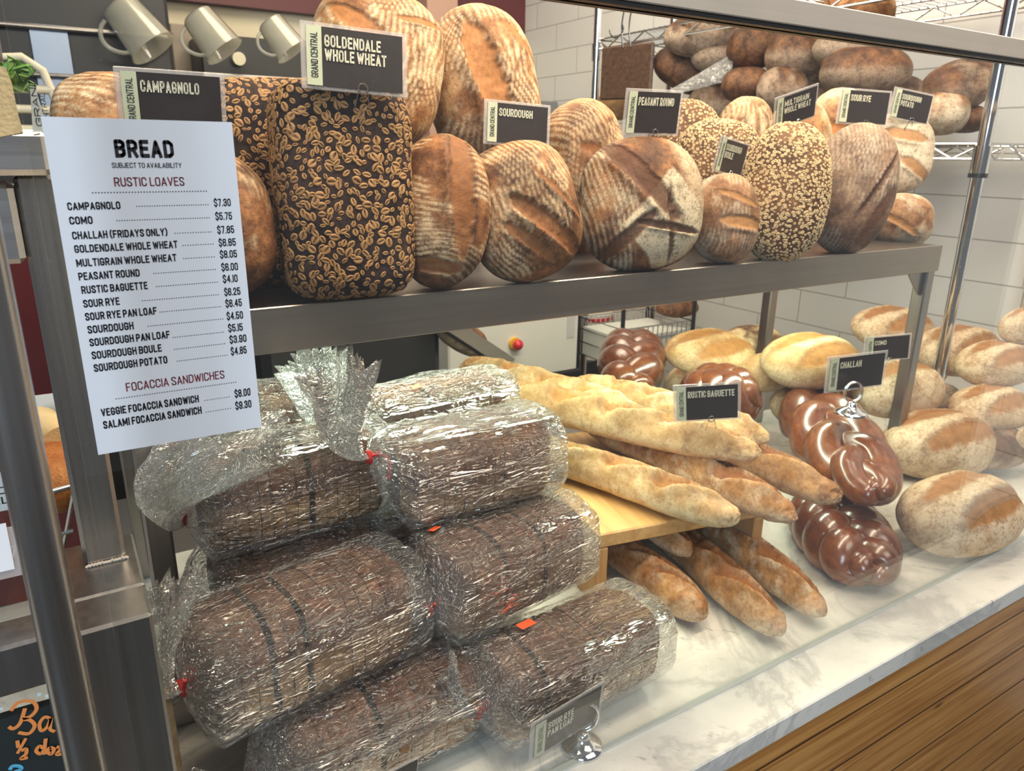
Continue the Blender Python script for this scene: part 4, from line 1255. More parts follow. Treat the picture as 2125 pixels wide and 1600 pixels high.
RG = 'loaves piled on the wire rack'
random.seed(5)
def rl(label, u, v, wpx, hpx, x, ang=0, fl='dust', seed=0, mat='rack', slash=True, dep=0.15, pitch=0):
    p = PX(u, v, x); t = depth(p) / F
    W, H = wpx * t * 1.12, hpx * t * 1.12
    Mx = Matrix.Translation([float(q) for q in p]) @ Matrix.Rotation(math.radians(ang), 4, 'Z') @ Matrix.Rotation(math.radians(pitch), 4, 'Y')
    fl_ = {'dust': dusted(-.1, .5, .7, .6), 'ribs': ribs(90, .010, 1.0, (.25, .45)), 'none': None, 'side': dusted(-.1, .3, .8)}[fl]
    return loaf('rack_loaf', label, 'bread', Mx, W, dep, H, mat, RG, n=2.6, m=2.1, fl=0.45, lump=0.05, seed=seed, base=False, res=(64, 56), flour=fl_,
                slashes=((-.1, .0, 14, .6, .12, .012, .015), (.22, .0, 14, .5, .10, .012, .015)) if slash else ())


rl('loaf at the top left of the rack pile, shiny rounded end', 1462, 78, 150, 74, 1.95, -52, 'dust', 41)
rl('small loaf wedged under the top left loaf of the pile', 1490, 118, 96, 62, 1.99, -50, 'dust', 42)
rl('dark loaf sloping to the left of the pile, above the peasant card', 1412, 150, 110, 66, 1.97, -46, 'none', 43, pitch=28)
rl('orange-brown loaf end in the middle of the pile', 1562, 103, 96, 76, 1.97, -50, 'none', 44)
rl('dusty loaf end right of the orange-brown one, below the rail', 1648, 116, 102, 84, 1.97, -50, 'side', 45)
rl('golden loaf just under the rail above the pinkish one', 1775, 100, 150, 78, 1.99, -50, 'dust', 46, 'rack')
rl('broad pinkish floury loaf above the sour rye card', 1794, 152, 158, 84, 1.93, -50, 'side', 47, 'rack')
rl('brown loaf low in the pile right of the crumpled bag', 1548, 180, 92, 62, 1.93, -50, 'none', 48)
rl('brown loaf low in the pile left of the pinkish one', 1622, 188, 92, 76, 1.93, -50, 'dust', 49)
rl('topmost loaf of the pile, seen above the rail', 1776, 30, 134, 84, 2.02, -50, 'none', 50, 'camp')
rl('big brown loaf alone at the right end of the rack shelf', 1988, 185, 130, 92, 1.98, -30, 'dust', 51, 'rack', False, 0.15, -20)
rl('floury loaf end in front of the big one at the right end of the rack', 1955, 238, 84, 84, 1.94, -45, 'dust', 52, 'pot')
rl('loaf bottom right on the rack shelf beside the post', 2002, 250, 72, 50, 2.02, -40, 'none', 53, 'rack', False)
rl('golden loaf end left of the peasant card, beneath the board', 1282, 218, 74, 58, 1.95, -60, 'none', 54, 'como', False)
for i, (u, v, x, lab) in enumerate(((1500, 222, 2.06, 'shadowed loaf at the back of the rack behind the crumpled bag'), (1600, 226, 2.06, 'shadowed loaf at the back of the rack beneath the dusty one'),
                                    (1700, 216, 2.08, 'shadowed loaf at the back of the rack under the golden one'), (1690, 150, 2.08, 'loaf deep in the pile between the dusty and golden ones'),
                                    (1600, 62, 2.12, 'dim loaf at the back near the top of the pile, just under the rail'), (1850, 215, 2.06, 'loaf at the back of the rack behind the sour rye card'))):
    rl(lab, u, v, 130, 90, x, -50, 'dust', 60 + i)
# crumpled clear bag on the pile
p = PX(1455, 165, 1.86); tt = depth(p) / F
gx, gy = np.meshgrid(np.linspace(-1, 1, 40), np.linspace(-1, 1, 24), indexing='ij')
Pn = np.stack([gx * 62 * tt, 0 * gx, gy * 26 * tt * (0.6 + 0.4 * gx)], -1)
Pn[..., 2] += gx * 24 * tt
nz = fbm(Pn, 24, 3, 3) - 0.5
V = np.concatenate([(Pn + nz[..., None] * np.array([.01, .05, .02]) + np.array([0, 0.012 * (1 - 0), 0]) * (1 - gy ** 2)[..., None]).reshape(-1, 3),
                    (Pn + (fbm(Pn, 22, 9, 3) - .5)[..., None] * np.array([.01, .05, .02]) - np.array([0, 0.012, 0]) * (1 - gy ** 2)[..., None]).reshape(-1, 3)])
Fs = [(i * 24 + j, i * 24 + j + 1, (i + 1) * 24 + j + 1, (i + 1) * 24 + j) for i in range(39) for j in range(23)]
Fs += [tuple(q + 960 for q in f[::-1]) for f in Fs]
o = link('crumpled_plastic_bag', mesh_data('crumpled_plastic_bag', V, Fs, M['film'], True, {'gather': np.full(len(V), .55)}))
o.matrix_world = Matrix.Translation([float(q) for q in p]) @ Matrix.Rotation(math.radians(-50), 4, 'Z')
tag(o, 'crumpled clear plastic bag lying against the rack loaves', 'plastic bag')

# ================================================================== COUNTER: BAGUETTES ON THEIR RISER
A = PZ(1241, 1110, 0.128); B = PZ(1400, 1080, 0.128)
ang = math.atan2(B[1] - A[1], B[0] - A[0])
ri = empty('wooden_riser', at(A[0], A[1], 0, ang), 'small golden pine bench lifting the upper baguettes', 'riser')
MB().box((0, 0, 0.103), (0.315, 0.40, 0.128), 0.0025).build('top_board', M['pine'], ri)
MB().box((0, 0.0, 0.0), (0.020, 0.40, 0.1025), 0.002).build('side_board', M['pinel'], ri)
MB().box((0.295, 0.0, 0.0), (0.315, 0.40, 0.1025), 0.002).build('side_board', M['pinel'], ri)
BG = 'rustic baguettes'
hb_ = 0.066
zb = 0.128 + 0.030
baguette('baguette nearest the bags on the riser, its tip over the bench edge', PZ(1525, 1076, zb), PZ(1095, 925, zb), .072, .064, 'bag', 71, BG, 4, .006, (.012, .03))
baguette('floury-tipped baguette second from the bags on the riser', PZ(1644, 1070, zb), PZ(1290, 905, zb), .070, .062, 'bagd', 72, BG, 4, .008, (.012, .10), .6)
baguette('baguette on the riser ending furthest right, beside the big braid', PZ(1738, 1032, zb), PZ(1400, 880, zb), .072, .064, 'bagd', 73, BG, 4, .006, (.012, .14), .2)
zt_ = 0.128 + 0.062 + 0.026
baguette('long top baguette with open scored cuts, laid across the others', PZ(1562, 945, zt_), PZ(960, 800, zt_ + .004), .080, .070, 'bag', 74, BG, 5, -.012, (.012, .03), .15)
baguette('pale baguette behind the long top one, leaning under the card', PZ(1588, 908, zt_ - .006), PZ(1215, 800, zt_ + .01), .068, .060, 'bag', 75, BG, 5, .006, (.010, .02), .6)
baguette('rearmost baguette, its round end rising behind the bags', PZ(1330, 862, zt_ + .004), PZ(975, 764, zt_ + .026), .070, .062, 'bag', 76, BG, 4, .004, (.0, .02), .4)
zl = 0.028
baguette('dark baguette under the bench at its left leg', PZ(1452, 1268, zl), PZ(1300, 1150, zl), .068, .060, 'bagd', 77, BG, 3, .004, (.012, .06), .5)
baguette('middle baguette under the bench, with a torn brown cut', PZ(1622, 1305, zl), PZ(1400, 1120, zl), .072, .062, 'bagd', 78, BG, 4, .006, (.012, .18), .4)
baguette('floury grey baguette under the bench, nearest the braid', PZ(1704, 1262, zl), PZ(1490, 1095, zl), .068, .060, 'bagd', 79, BG, 4, .006, (.012, .18), .8)
baguette('baguette lying on the lower ones, mostly in the shade of the bench', PZ(1440, 1150, .072), PZ(1330, 1075, .072), .056, .046, 'bagd', 80, BG, 3, .004, (.0, .2), .3)

# ------------------------------------------------------------------ braided loaves
CG = 'braided challah loaves'
def br(label, u0, v0, u1, v1, z, W, H, r, turns, seed, tap=0.0, ph0=0.0, zend=None):
    a, b = PZ(u0, v0, z), PZ(u1, v1, z if zend is None else zend)
    d = b - a; L = float(np.linalg.norm(d)); d = d / L
    Mx = frame((a + b) / 2, Vector((0, 0, 1)) - Vector(d) * float(d[2]), d)
    return challah(label, Mx, L, W, H, r, turns, seed, CG, tap, ph0)


br('big glossy braided loaf on top, in front of the chrome card stand', 1660, 850, 1820, 1085, .105, .150, .060, .041, 1.55, 3, -.10)
br('braided loaf below the big one, darker and in shade', 1690, 1075, 1806, 1238, .004, .130, .055, .038, 1.7, 5, -.05)
br('braided loaf at the rear left, standing plump behind the pale baguette', 1305, 840, 1312, 735, .165, .135, .060, .042, 1.5, 7, .0)
br('braided loaf behind the rustic baguette card, very shiny', 1420, 850, 1560, 870, .150, .130, .070, .044, 1.5, 9, .0)

# ------------------------------------------------------------------ pale oval loaves at the right
KG = 'pale oval loaves at the right of the counter'
def ov(label, u, v, wpx, hpx, z, ang, seed, mat='como', dep=None, fl=None, sl_=((-.05, .115, 9, .78, .155, .012, .014), (.06, -.135, 9, .78, .175, .012, .014)), name='oval_loaf'):
    p = PZ(u, v, z); t = depth(p) / F
    L = wpx * t * 1.10; H = hpx * t * 0.86
    return loaf(name, label, 'bread', at(p[0], p[1], p[2], math.radians(ang)) @ Matrix.Rotation(math.radians(20), 4, 'X'), L, dep or L * .62, H, mat, KG, n=2.5, m=2.0, fl=0.45, lump=0.03, seed=seed, base=False,
                res=(110, 90), flour=fl or both(dusted(-.3, .7, .9, .0), lambda P, N, s_, k_: .55 + .3 * sstep(.3, .6, fbm(P, 4 * k_, s_, 3))), burn=0.35, slashes=sl_)


ov('flour-sided oval loaf lying nearest the glass at the right edge', 1992, 1068, 268, 176, .062, -8, 81)
ov('oval loaf with two long pale-rimmed cuts, behind the nearest one', 1945, 925, 218, 166, .066, -22, 82)
ov('brown oval loaf under the lowest cream-lettered card at the right', 1862, 812, 176, 140, .170, -20, 83, 'como', None, None, ((.0, .03, 8, .9, .22, .012, .012),))
ov('pale yellow loaf behind the braids, left of the small rear card', 1682, 752, 205, 118, .235, -12, 84, 'bag', None, dusted(-.3, .5, .8, .3))
ov('golden loaf furthest back at the right, behind the small rear card', 1852, 682, 176, 86, .225, -10, 85)
ov('golden loaf behind the wire rack post', 1990, 730, 190, 106, .195, -10, 86)
ov('floury loaf with fine ridges in the stack at the right edge', 2064, 758, 160, 104, .215, -14, 87)
ov('topmost loaf of the stack at the right edge', 2128, 680, 104, 92, .300, -20, 88)
ov('floury loaf in the middle of the stack at the right edge', 2055, 848, 170, 96, .135, -14, 89)
ov('brown loaf in the lower part of the stack at the right edge', 2066, 930, 140, 92, .060, -14, 90, 'rack', None, dusted(-.2, .5, .8, .4), ())
ov('loaf cut by the right edge of the view beside the brown one', 2140, 905, 60, 80, .100, -10, 91)
ov('dark loaf in shade behind the two-cut oval loaf', 1935, 832, 120, 80, .110, -14, 92, 'rack', None, None, ())
ov('pale yellow loaf behind the shiny braids', 1472, 732, 190, 84, .225, -8, 93, 'bag', None, dusted(-.3, .3, .5, .3))
ov('yellow loaf behind, just right of the shiny braid', 1590, 775, 120, 96, .195, -8, 94, 'bag', None, dusted(-.3, .3, .5, .2), ())
ov('seeded brown loaf at the very back under the shelf', 1562, 708, 128, 62, .205, -8, 95, 'seed', None, dusted(-.3, .9, .8, .9), ())
ov('loaf under the pale yellow one, hidden by the braids', 1690, 840, 180, 110, .120, -12, 96, 'como')
ov('loaf carrying the golden ones at the back right', 1880, 760, 180, 100, .130, -10, 97, 'como')
ov('loaf low at the back carrying the yellow one', 1462, 800, 170, 110, .120, -8, 98, 'bag')

# ================================================================== BAGGED RYE LOAVES
H_ = 0.110
def BP(u, v, z):
    return PZ(u, v, z)


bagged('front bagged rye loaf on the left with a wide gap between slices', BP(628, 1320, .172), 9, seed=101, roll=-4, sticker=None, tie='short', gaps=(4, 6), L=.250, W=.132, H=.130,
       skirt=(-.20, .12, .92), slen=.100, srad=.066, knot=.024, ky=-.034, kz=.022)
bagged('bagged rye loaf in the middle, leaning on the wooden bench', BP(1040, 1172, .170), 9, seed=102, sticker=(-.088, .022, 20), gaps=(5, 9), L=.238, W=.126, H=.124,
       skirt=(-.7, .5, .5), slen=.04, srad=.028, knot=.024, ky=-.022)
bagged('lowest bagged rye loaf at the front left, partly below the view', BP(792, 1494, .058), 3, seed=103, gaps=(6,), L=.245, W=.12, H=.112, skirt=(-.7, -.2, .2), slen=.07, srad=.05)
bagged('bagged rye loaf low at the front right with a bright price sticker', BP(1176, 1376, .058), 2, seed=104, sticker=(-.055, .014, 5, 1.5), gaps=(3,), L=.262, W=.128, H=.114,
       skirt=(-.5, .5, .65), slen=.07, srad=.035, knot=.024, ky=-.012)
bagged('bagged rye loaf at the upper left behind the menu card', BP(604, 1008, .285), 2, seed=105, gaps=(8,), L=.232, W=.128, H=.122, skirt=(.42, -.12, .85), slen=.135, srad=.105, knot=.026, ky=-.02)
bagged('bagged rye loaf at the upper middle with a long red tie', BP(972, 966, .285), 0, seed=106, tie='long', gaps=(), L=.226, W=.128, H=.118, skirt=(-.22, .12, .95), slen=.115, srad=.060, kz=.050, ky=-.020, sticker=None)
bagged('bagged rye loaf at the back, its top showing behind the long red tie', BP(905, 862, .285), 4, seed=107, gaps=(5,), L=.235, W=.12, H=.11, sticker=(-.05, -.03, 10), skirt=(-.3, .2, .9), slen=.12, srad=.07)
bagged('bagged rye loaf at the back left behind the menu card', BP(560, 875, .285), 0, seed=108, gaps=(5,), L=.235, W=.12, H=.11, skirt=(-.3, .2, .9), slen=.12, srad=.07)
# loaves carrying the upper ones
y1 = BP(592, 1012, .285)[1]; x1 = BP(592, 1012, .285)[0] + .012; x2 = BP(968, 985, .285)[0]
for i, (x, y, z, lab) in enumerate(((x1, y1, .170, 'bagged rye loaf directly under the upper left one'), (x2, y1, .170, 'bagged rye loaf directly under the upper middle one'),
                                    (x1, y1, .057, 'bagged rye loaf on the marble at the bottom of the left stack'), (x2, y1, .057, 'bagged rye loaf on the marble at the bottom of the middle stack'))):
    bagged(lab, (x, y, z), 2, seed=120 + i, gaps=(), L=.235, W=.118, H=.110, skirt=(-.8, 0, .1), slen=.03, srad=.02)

# ================================================================== PRICE CARDS
bp = PT(1765, 858, 1.345)
card_stand('chrome card stand sitting on the big braided loaf', bp, -0.45, 0.029, .022)
bp2 = PZ(1208, 1550, 0.0)
card_stand('chrome card stand on the marble beside the lowest bagged loaf', (bp2[0], bp2[1], 0.0), -0.35, 0.025, .024)
tc1 = depth(bp + np.array([0, 0, .04])) + .010
tc2 = depth(bp2 + np.array([0, 0, .04])) - .021

def card_at(label, quad, t, lines, holder='clip', twid=.62): return price_card(label, quad, t, lines, holder, twid)


card_at('price card reading CAMPAGNOLO, above the top of the menu', [(236, 140), (471, 150), (466, 285), (247, 273)], .70, ['CAMPAGNOLO'], 'clip', .70)
card_at('price card reading GOLDENDALE WHOLE WHEAT, over the large oat loaf', [(617, 42), (846, 70), (843, 205), (630, 182)], .775, ['GOLDENDALE', 'WHOLE WHEAT'], 'clip', .76)
card_at('price card reading SOURDOUGH', [(1004, 203), (1143, 221), (1139, 308), (1003, 300)], .965, ['SOURDOUGH'], 'clip', .66)
card_at('price card reading PEASANT ROUND', [(1299, 180), (1419, 190), (1405, 280), (1290, 283)], 1.09, ['PEASANT ROUND'], 'clip', .82)
card_at('small slanted price card reading SOURDOUGH BOULE', [(1497, 279), (1556, 300), (1535, 369), (1477, 356)], 1.19, ['SOURDOUGH', 'BOULE'], 'clip', .7)
card_at('price card reading MULTIGRAIN WHOLE WHEAT, turned sharply aside', [(1608, 205), (1699, 170), (1692, 243), (1602, 273)], 1.25, ['MULTIGRAIN', 'WHOLE WHEAT'], 'clip', .80)
card_at('price card reading SOUR RYE, left of the rearmost card', [(1743, 180), (1852, 190), (1840, 263), (1734, 257)], 1.36, ['SOUR RYE'], 'clip', .5)
card_at('price card reading SOURDOUGH POTATO, at the right end', [(1853, 178), (1943, 198), (1921, 260), (1845, 245)], 1.56, ['SOURDOUGH', 'POTATO'], 'clip', .62)
card_at('price card reading RUSTIC BAGUETTE, stuck in the baguettes', [(1393, 799), (1537, 792), (1538, 868), (1401, 878)], 1.15, ['RUSTIC BAGUETTE'], 'clip', .90)
T, Mc, cw, ch = card_at('price card reading CHALLAH, held by the chrome stand', [(1717, 742), (1844, 725), (1832, 802), (1710, 815)], tc1, ['CHALLAH'], 'none', .46)
card_at('small rear price card reading COMO', [(1795, 700), (1892, 690), (1888, 745), (1790, 752)], 1.52, ['COMO'], 'clip', .32)
T2, Mc2, cw2, ch2 = card_at('price card reading SOUR RYE PAN LOAF, on the marble by the glass', [(1103, 1502), (1255, 1412), (1243, 1488), (1096, 1582)], tc2, ['SOUR RYE', 'PAN LOAF'], 'none', .46)
card_at('price card cut off by the bottom edge, among the bagged loaves', [(770, 1618), (869, 1570), (862, 1632), (765, 1690)], .74, ['SOUR RYE', 'PAN LOAF'], 'none', .5)
# ================================================================== KITCHEN BEHIND
ov_ = empty('black_oven', at(-0.05, 2.0, 0), 'large dark bakery oven behind the campagnolo card', 'oven')
MB().box((-0.75, 0.0, -0.92), (0.43, 0.8, 1.9), 0.01).build('oven_body', M['dark'], ov_)
mp = PY(58, 48, 1.99); mq = PY(168, 250, 1.99)
MB().box((mp[0] + 0.05, -0.012, mq[2] - 0.2), (mq[0] + 0.05, 0.0, mp[2])).build('reflection_panel', plain('window_reflection_blue', (.34, .42, .56), 0.35, 0.6, 0.2, 8), ov_)  # blue panel stands in for a window reflection on the oven
for z in (0.98, 0.86):
    mb = MB(); mb.box((-0.3, -0.03, z), (0.42, 0.0, z + 0.012), 0.004); mb.build('trim_bar', M['steeld'], ov_)
# pale slatted basket rack in front of it
q = PY(60, 205, 1.5)
mb = MB(); s = np.linspace(0, 1, 12)
mb.tube([(-.10, 0, -.26), (-.10, 0, .08), (0.0, 0, .085), (0.035, 0, .06), (0.05, 0, 0.0), (0.062, 0, -.26)], 0.009, 8)
for k in range(7):
    mb.tube([(-.10, 0, .02 - k * .042), (0.052, 0, .02 - k * .042)], 0.0095, 8)
tag(mb.build('slatted_rack', M['cream'], None, True, at(*q)), 'pale slatted rack end behind the sandwich', 'rack')
# floor stand for the rack end
# back shelf with stove controls
p = PY(560, 128, 2.35)
bs = empty('stove_console', at(0.72, 2.35, 0), 'black appliance front with a round knob under the hanging jugs', 'appliance')
MB().box((-.20, 0, .62), (.46, .5, p[2] + .075), .006).build('console_body', M['dark'], bs)
MB().box((-.205, -.02, p[2] - .10), (.465, .0, p[2] - .05), .004).build('front_ledge', M['steel'], bs)
MB().box((-.20, 0, -.92), (.46, .5, .62), .004).build('lower_cabinet', M['white'], bs)
pk = PY(496, 122, 2.33)
mb = MB(); mb.tube([(pk[0] - .72, -.025, pk[2]), (pk[0] - .72, 0.0, pk[2])], .022, 18); mb.build('control_knob', M['cream'], bs, True)
pc = PY(390, 110, 2.6)
tag(MB().box((pc[0] - .06, 2.55, -.92), (pc[0] + .035, 2.62, pc[2] + .09), .004).build('taupe_pillar', plain('taupe_paint', (.30, .25, .20), .5)), 'taupe upright panel between the oven and the hanging jugs', 'panel')
# hanging jugs
jr = PY(440, -8, 1.95)
mb = MB(); mb.tube([(-0.1, 1.95, jr[2] + .04), (1.15, 1.95, jr[2] + .04)], .008, 10)
tag(mb.build('hanging_rail', M['wire'], None, True), 'thin rail the clear jugs hang from', 'rail')


def jug(label, u, v, size, y):
    p = PY(u, v, y); t = depth(p) / F; h = size * t
    # axis tips down to the right: the mouth hangs low
    Mx = frame(p, (0.52, -0.30, -0.80), (0.8, 0.1, 0.4)) @ Matrix.Scale(h, 4)
    T = empty('measuring_jug', Mx, label, 'jug', 'clear measuring jugs hanging in the kitchen')
    mb = MB()
    mb.lathe([(0.0, -.46), (.34, -.46), (.375, -.42), (.47, .45), (.50, .50), (.485, .50), (.455, .45), (.36, -.41), (0.0, -.43)], 40)
    mb.build('jug_body', M['jug'], T, True)
    mb = MB(); s = np.linspace(0, 1, 16)
    mb.tube(np.stack([-.42 - .30 * np.sin(s * PI) ** .6, 0 * s, .36 - .70 * s], -1), .045, 10)
    mb.build('handle', M['jug'], T, True)
    return T


jug('leftmost of the three clear jugs, the largest', 282, 55, 104, 1.93)
jug('middle of the three hanging clear jugs', 436, 68, 88, 1.93)
jug('rightmost of the three clear jugs, partly behind the card', 582, 76, 74, 1.95)
# dark column and pinkish post at the far end of the tiles
tag(MB().box((1.86, 2.75, -.92), (2.29, 3.08, .93), .004).build('grey_machine', plain('grey_machine_paint', (.20, .20, .20), .4)), 'grey machine standing at the far end of the tiled wall', 'machine')
tag(MB().box((1.62, 2.86, -.92), (1.78, 3.0, 2.2), .004).build('pink_column', plain('pinkish_plaster', (.45, .27, .20), .6)), 'pinkish column behind the tall open loaf', 'column')
# cream dough machine with an emergency stop, seen under the shelf
pm0, pm1 = PY(985, 690, 1.60), PY(1200, 700, 1.60)
dm = empty('dough_machine', at(pm0[0], 1.60, 0), 'cream machine panel with a red stop button under the shelf', 'machine')
MB().box((-.10, 0, -.10), (pm1[0] - pm0[0], .5, .62), .006).build('machine_body', M['white'], dm)
MB().box((-.10, -.004, -.92), (pm1[0] - pm0[0] + .02, .5, -.10), .004).build('machine_base', M['dark'], dm)
pbt = PY(1066, 712, 1.60)
mb = MB(); mb.tube([(pbt[0] - pm0[0], -.012, pbt[2]), (pbt[0] - pm0[0], 0.0, pbt[2])], .022, 20); st_ = mb.build('button_base', M['yellow'], dm, True)
mb = MB(); mb.lathe([(0.0001, .045), (.012, .043), (.019, .034), (.019, .026), (.010, .022), (.010, .01)], 20, M=Matrix.Translation((pbt[0] - pm0[0], 0, pbt[2])) @ Matrix.Rotation(PI / 2, 4, 'X')); mb.build('stop_button', M['red'], st_, True)
MB().box((pm1[0] - pm0[0] - .055, -.003, .03), (pm1[0] - pm0[0] - .02, 0, .6)).build('side_trim', plain('pale_grey_trim', (.52, .53, .53), .4), dm)
# black appliance under the shelf on the left
pa = PY(800, 760, 1.15)
bk_ = empty('black_slicer', at(pa[0], 1.15, 0), 'black machine behind the bagged loaves, a loaf resting in it', 'slicer')
MB().box((-.30, .0, -.92), (.16, .4, .33), .02).build('slicer_body', M['black'], bk_)
mb = MB(); mb.box((-.02, -.16, -.012), (.24, .10, .012), .004, M=Matrix.Translation((.12, .08, .27)) @ Matrix.Rotation(.62, 4, 'Y')); mb.build('feed_tray', M['dark'], bk_)
mb = MB(); mb.box((.0, -.17, -.006), (.24, -.155, .03), .002, M=Matrix.Translation((.12, .08, .27)) @ Matrix.Rotation(.62, 4, 'Y')); mb.build('tray_edge', M['steel'], bk_)
p = PY(958, 705, 1.13)
loaf('loaf_in_slicer', 'brown loaf lying in the tray of the black machine', 'bread', frame(p, (.5, -.2, .8), (.8, 0, -.6)), .17, .10, .08, 'rack', None, seed=140, base=False, res=(60, 50), flour=dusted())
tag(MB().box((-1.0, .74, -.05), (1.84, 1.05, -.012), .004).build('back_worktop', M['steeld']), 'dark steel worktop edge behind the marble', 'worktop')
# wire basket and tubs under the shelf
pw = PY(1366, 672, 1.45)
bw = empty('wire_basket', at(pw[0], 1.45, pw[2] - .15), 'grey wire basket on a stand behind the shiny braids', 'basket')
mb = MB()
for z in (0, .05, .10, .145):
    mb.tube([(-.17, 0, z), (.17, 0, z), (.17, .25, z), (-.17, .25, z)], .003, 6, closed=True)
for i in range(15):
    x = -.17 + .34 * i / 14
    mb.tube([(x, 0, .145), (x, 0, 0), (x, .25, 0), (x, .25, .145)], .0022, 5)
mb.build('basket_wires', M['wire'], bw, True)
MB().box((-.165, .01, .002), (.165, .24, .11)).build('white_liner', M['white'], bw)
for x in (-.175, .175):
    for y in (-.005, .255):
        mb = MB(); mb.tube([(x, y, -.9 - pw[2] + .15), (x, y, .30)], .008, 8); mb.build('leg', M['black'], bw, True)
p = PY(1405, 640, 1.55)
loaf('loaf_on_basket', 'dark brown loaf above the wire basket', 'bread', at(p[0], p[1], p[2], 0), .19, .13, .085, 'boardw' if False else 'rack', None, seed=141, base=False, res=(60, 50))
pt = PY(1226, 672, 2.25)
tb_ = empty('white_tub', at(pt[0], 2.25, pt[2] - .16), 'white tub with a red band left of the wire basket', 'tub')
mb = MB(); mb.lathe([(.0001, 0), (.09, 0), (.105, .22), (.0001, .22)], 28); mb.build('tub_body', M['white'], tb_, True)
mb = MB(); mb.lathe([(.106, .19), (.1065, .205), (.106, .207), (.0001, .2205)], 28); mb.build('red_band', M['red'], tb_, True)
mb = MB(); mb.box((-.10, -.10, -.92 - pt[2] + .16), (.10, .10, 0)); mb.build('stand', M['dark'], tb_)

# ================================================================== LEFT NEIGHBOUR: SANDWICHES AND CHALKBOARD
tag(MB().box((-.95, .70, 0.0), (-.015, .735, .60), .0025).build('red_cabinet_panel', M['maroon']), 'dark red panel behind the left posts', 'panel')
p0 = PZ(62, 800, .215); p1 = PZ(112, 795, .215)
tag(MB().box((p0[0] - .12, p0[1], .0), (p1[0] + .005, p0[1] + .03, .235), .004).build('pale_board', M['bark']), 'pale wooden board leaning before the dark red panel', 'board')
# sandwich on the tray
sp = PY(8, 235, .10)
sw = empty('focaccia_sandwich', at(sp[0], .10, .690, .2), 'pale focaccia sandwich half on the upper left tray, greens showing', 'sandwich')
def slab(poly, z0, z1, mat, name, par, Mx, seed):
    mb = MB(); mb.prism(poly, z0, z1, M=Mx); o = mb.build(name, mat, par)
    return o
MS = Matrix.Rotation(PI / 2, 4, 'X')
swi = sw.matrix_world.inverted()
def sw_poly(pts, y): return [tuple((swi @ Vector([float(q) for q in PY(u, v, y)])))[0::2] for u, v in pts]
mb = MB(); mb.prism(sw_poly([(-60, 130), (-6, 148), (6, 178), (18, 236), (27, 268), (29, 276), (-60, 292)], .10), -.030, .030, M=MS); mb.build('bread_half', M['crumb'], sw)
mb = MB(); rng = np.random.default_rng(4)
for i in range(14):
    c = np.array([.006 + .010 * rng.random() - .012 * (i % 2), -.03 + .04 * rng.random(), .026 + .014 * rng.random()])
    an = np.linspace(0, 2 * PI, 10, endpoint=False); r = .006 + .004 * rng.random()
    V = np.stack([r * np.cos(an), .6 * r * np.sin(an), .003 * np.cos(3 * an + i)], -1) @ np.array(Matrix.Rotation(rng.random() * 6, 3, 'Y') @ Matrix.Rotation(rng.random() * 6, 3, 'X')).T + c
    V2 = V + np.array([0, .0012, .0008])
    mb.add(np.concatenate([V, V2]), [tuple(range(10)), tuple(range(10, 20))[::-1]] + [(k, (k + 1) % 10, 10 + (k + 1) % 10, 10 + k) for k in range(10)])
mb.build('salad_leaves', M['leafg'], sw)
wpl = sw_poly([(24, 186), (34, 190), (62, 274), (30, 276)], .128)
mb = MB(); mb.prism(wpl, .0315, .0325, M=MS)
wp = mb.build('paper_wrap', M['white'], sw)
mb = MB(); ax, az = wpl[3]
put_text(mb, 'GRAND', 0, .030, 0, .0035, 0.0, .15, 0, (ax + .006, az + .004)); put_text(mb, 'CENTRAL', 0, .022, 0, .003, 0.0, .15, 0, (ax + .0105, az + .003))
V = np.concatenate(mb.V); mb.V = [np.stack([V[:, 0], np.full(len(V), -.0329), V[:, 1]], -1)]
mb.build('printed_letters', M['ink'], wp)
# rolls in a wire basket below
def roll(label, u, v, y, wpx, hpx, mat, seed, name='soft_roll'):
    p = PY(u, v, y); t = depth(p) / F
    return loaf(name, label, 'bread', at(*p), wpx * t, wpx * t * .8, hpx * t, mat, None, seed=seed, base=False, res=(70, 60), lump=.025, n=2.2)


roll('orange-brown soft roll behind the pole at left', 108, 1005, .24, 190, 150, 'orangebread', 151)
roll('orange-brown roll cut by the left edge of the view', -4, 900, .20, 110, 200, 'orangebread', 152)
p = PY(100, 898, .30); t = depth(p) / F
ro = empty('cut_baguette_sandwich', at(*p), 'cut cream sandwich end standing behind the pole', 'sandwich')
mb = MB(); mb.lathe([(.0001, -.03), (34 * t, -.03), (40 * t, -.02), (42 * t, .03), (.0001, .03)], 28, M=Matrix.Rotation(PI / 2 + .2, 4, 'X') @ Matrix.Rotation(.35, 4, 'Y')); mb.build('cut_face', M['crumb'], ro, True)
p = PY(92, 846, .345); t = depth(p) / F
pp = empty('paper_wrapper', at(p[0], p[1], p[2], 0), 'white printed paper wrapper standing behind the cut sandwich', 'paper')
MB().box((-.05, 0, -.05), (.055, .0012, 28 * t)).build('paper_sheet', M['white'], pp)
mb = MB(); put_text(mb, 'GRAND', -.03, .045, -26 * t, 18 * t, 0, .15); put_text(mb, 'CENTRAL', -.03, .045, -.030, 16 * t, 0, .15)
V = np.concatenate(mb.V); mb.V = [np.stack([V[:, 0], np.full(len(V), -.0006), V[:, 1]], -1)]; mb.build('printed_letters', M['ink'], pp)
p = PY(20, 1020, .12); t = depth(p) / F
pp = empty('paper_liner', at(p[0], p[1], p[2], 0), 'white printed paper under the roll at the left edge', 'paper')
MB().box((-.06, 0, -40 * t), (2 * t, .0012, 45 * t)).build('paper_sheet', M['white'], pp)
mb = MB(); put_text(mb, 'GRAND', -.05, 0 * t, -2 * t, 16 * t, 0, .15); put_text(mb, 'CENTRAL', -.06, 0, -24 * t, 16 * t, 0, .15)
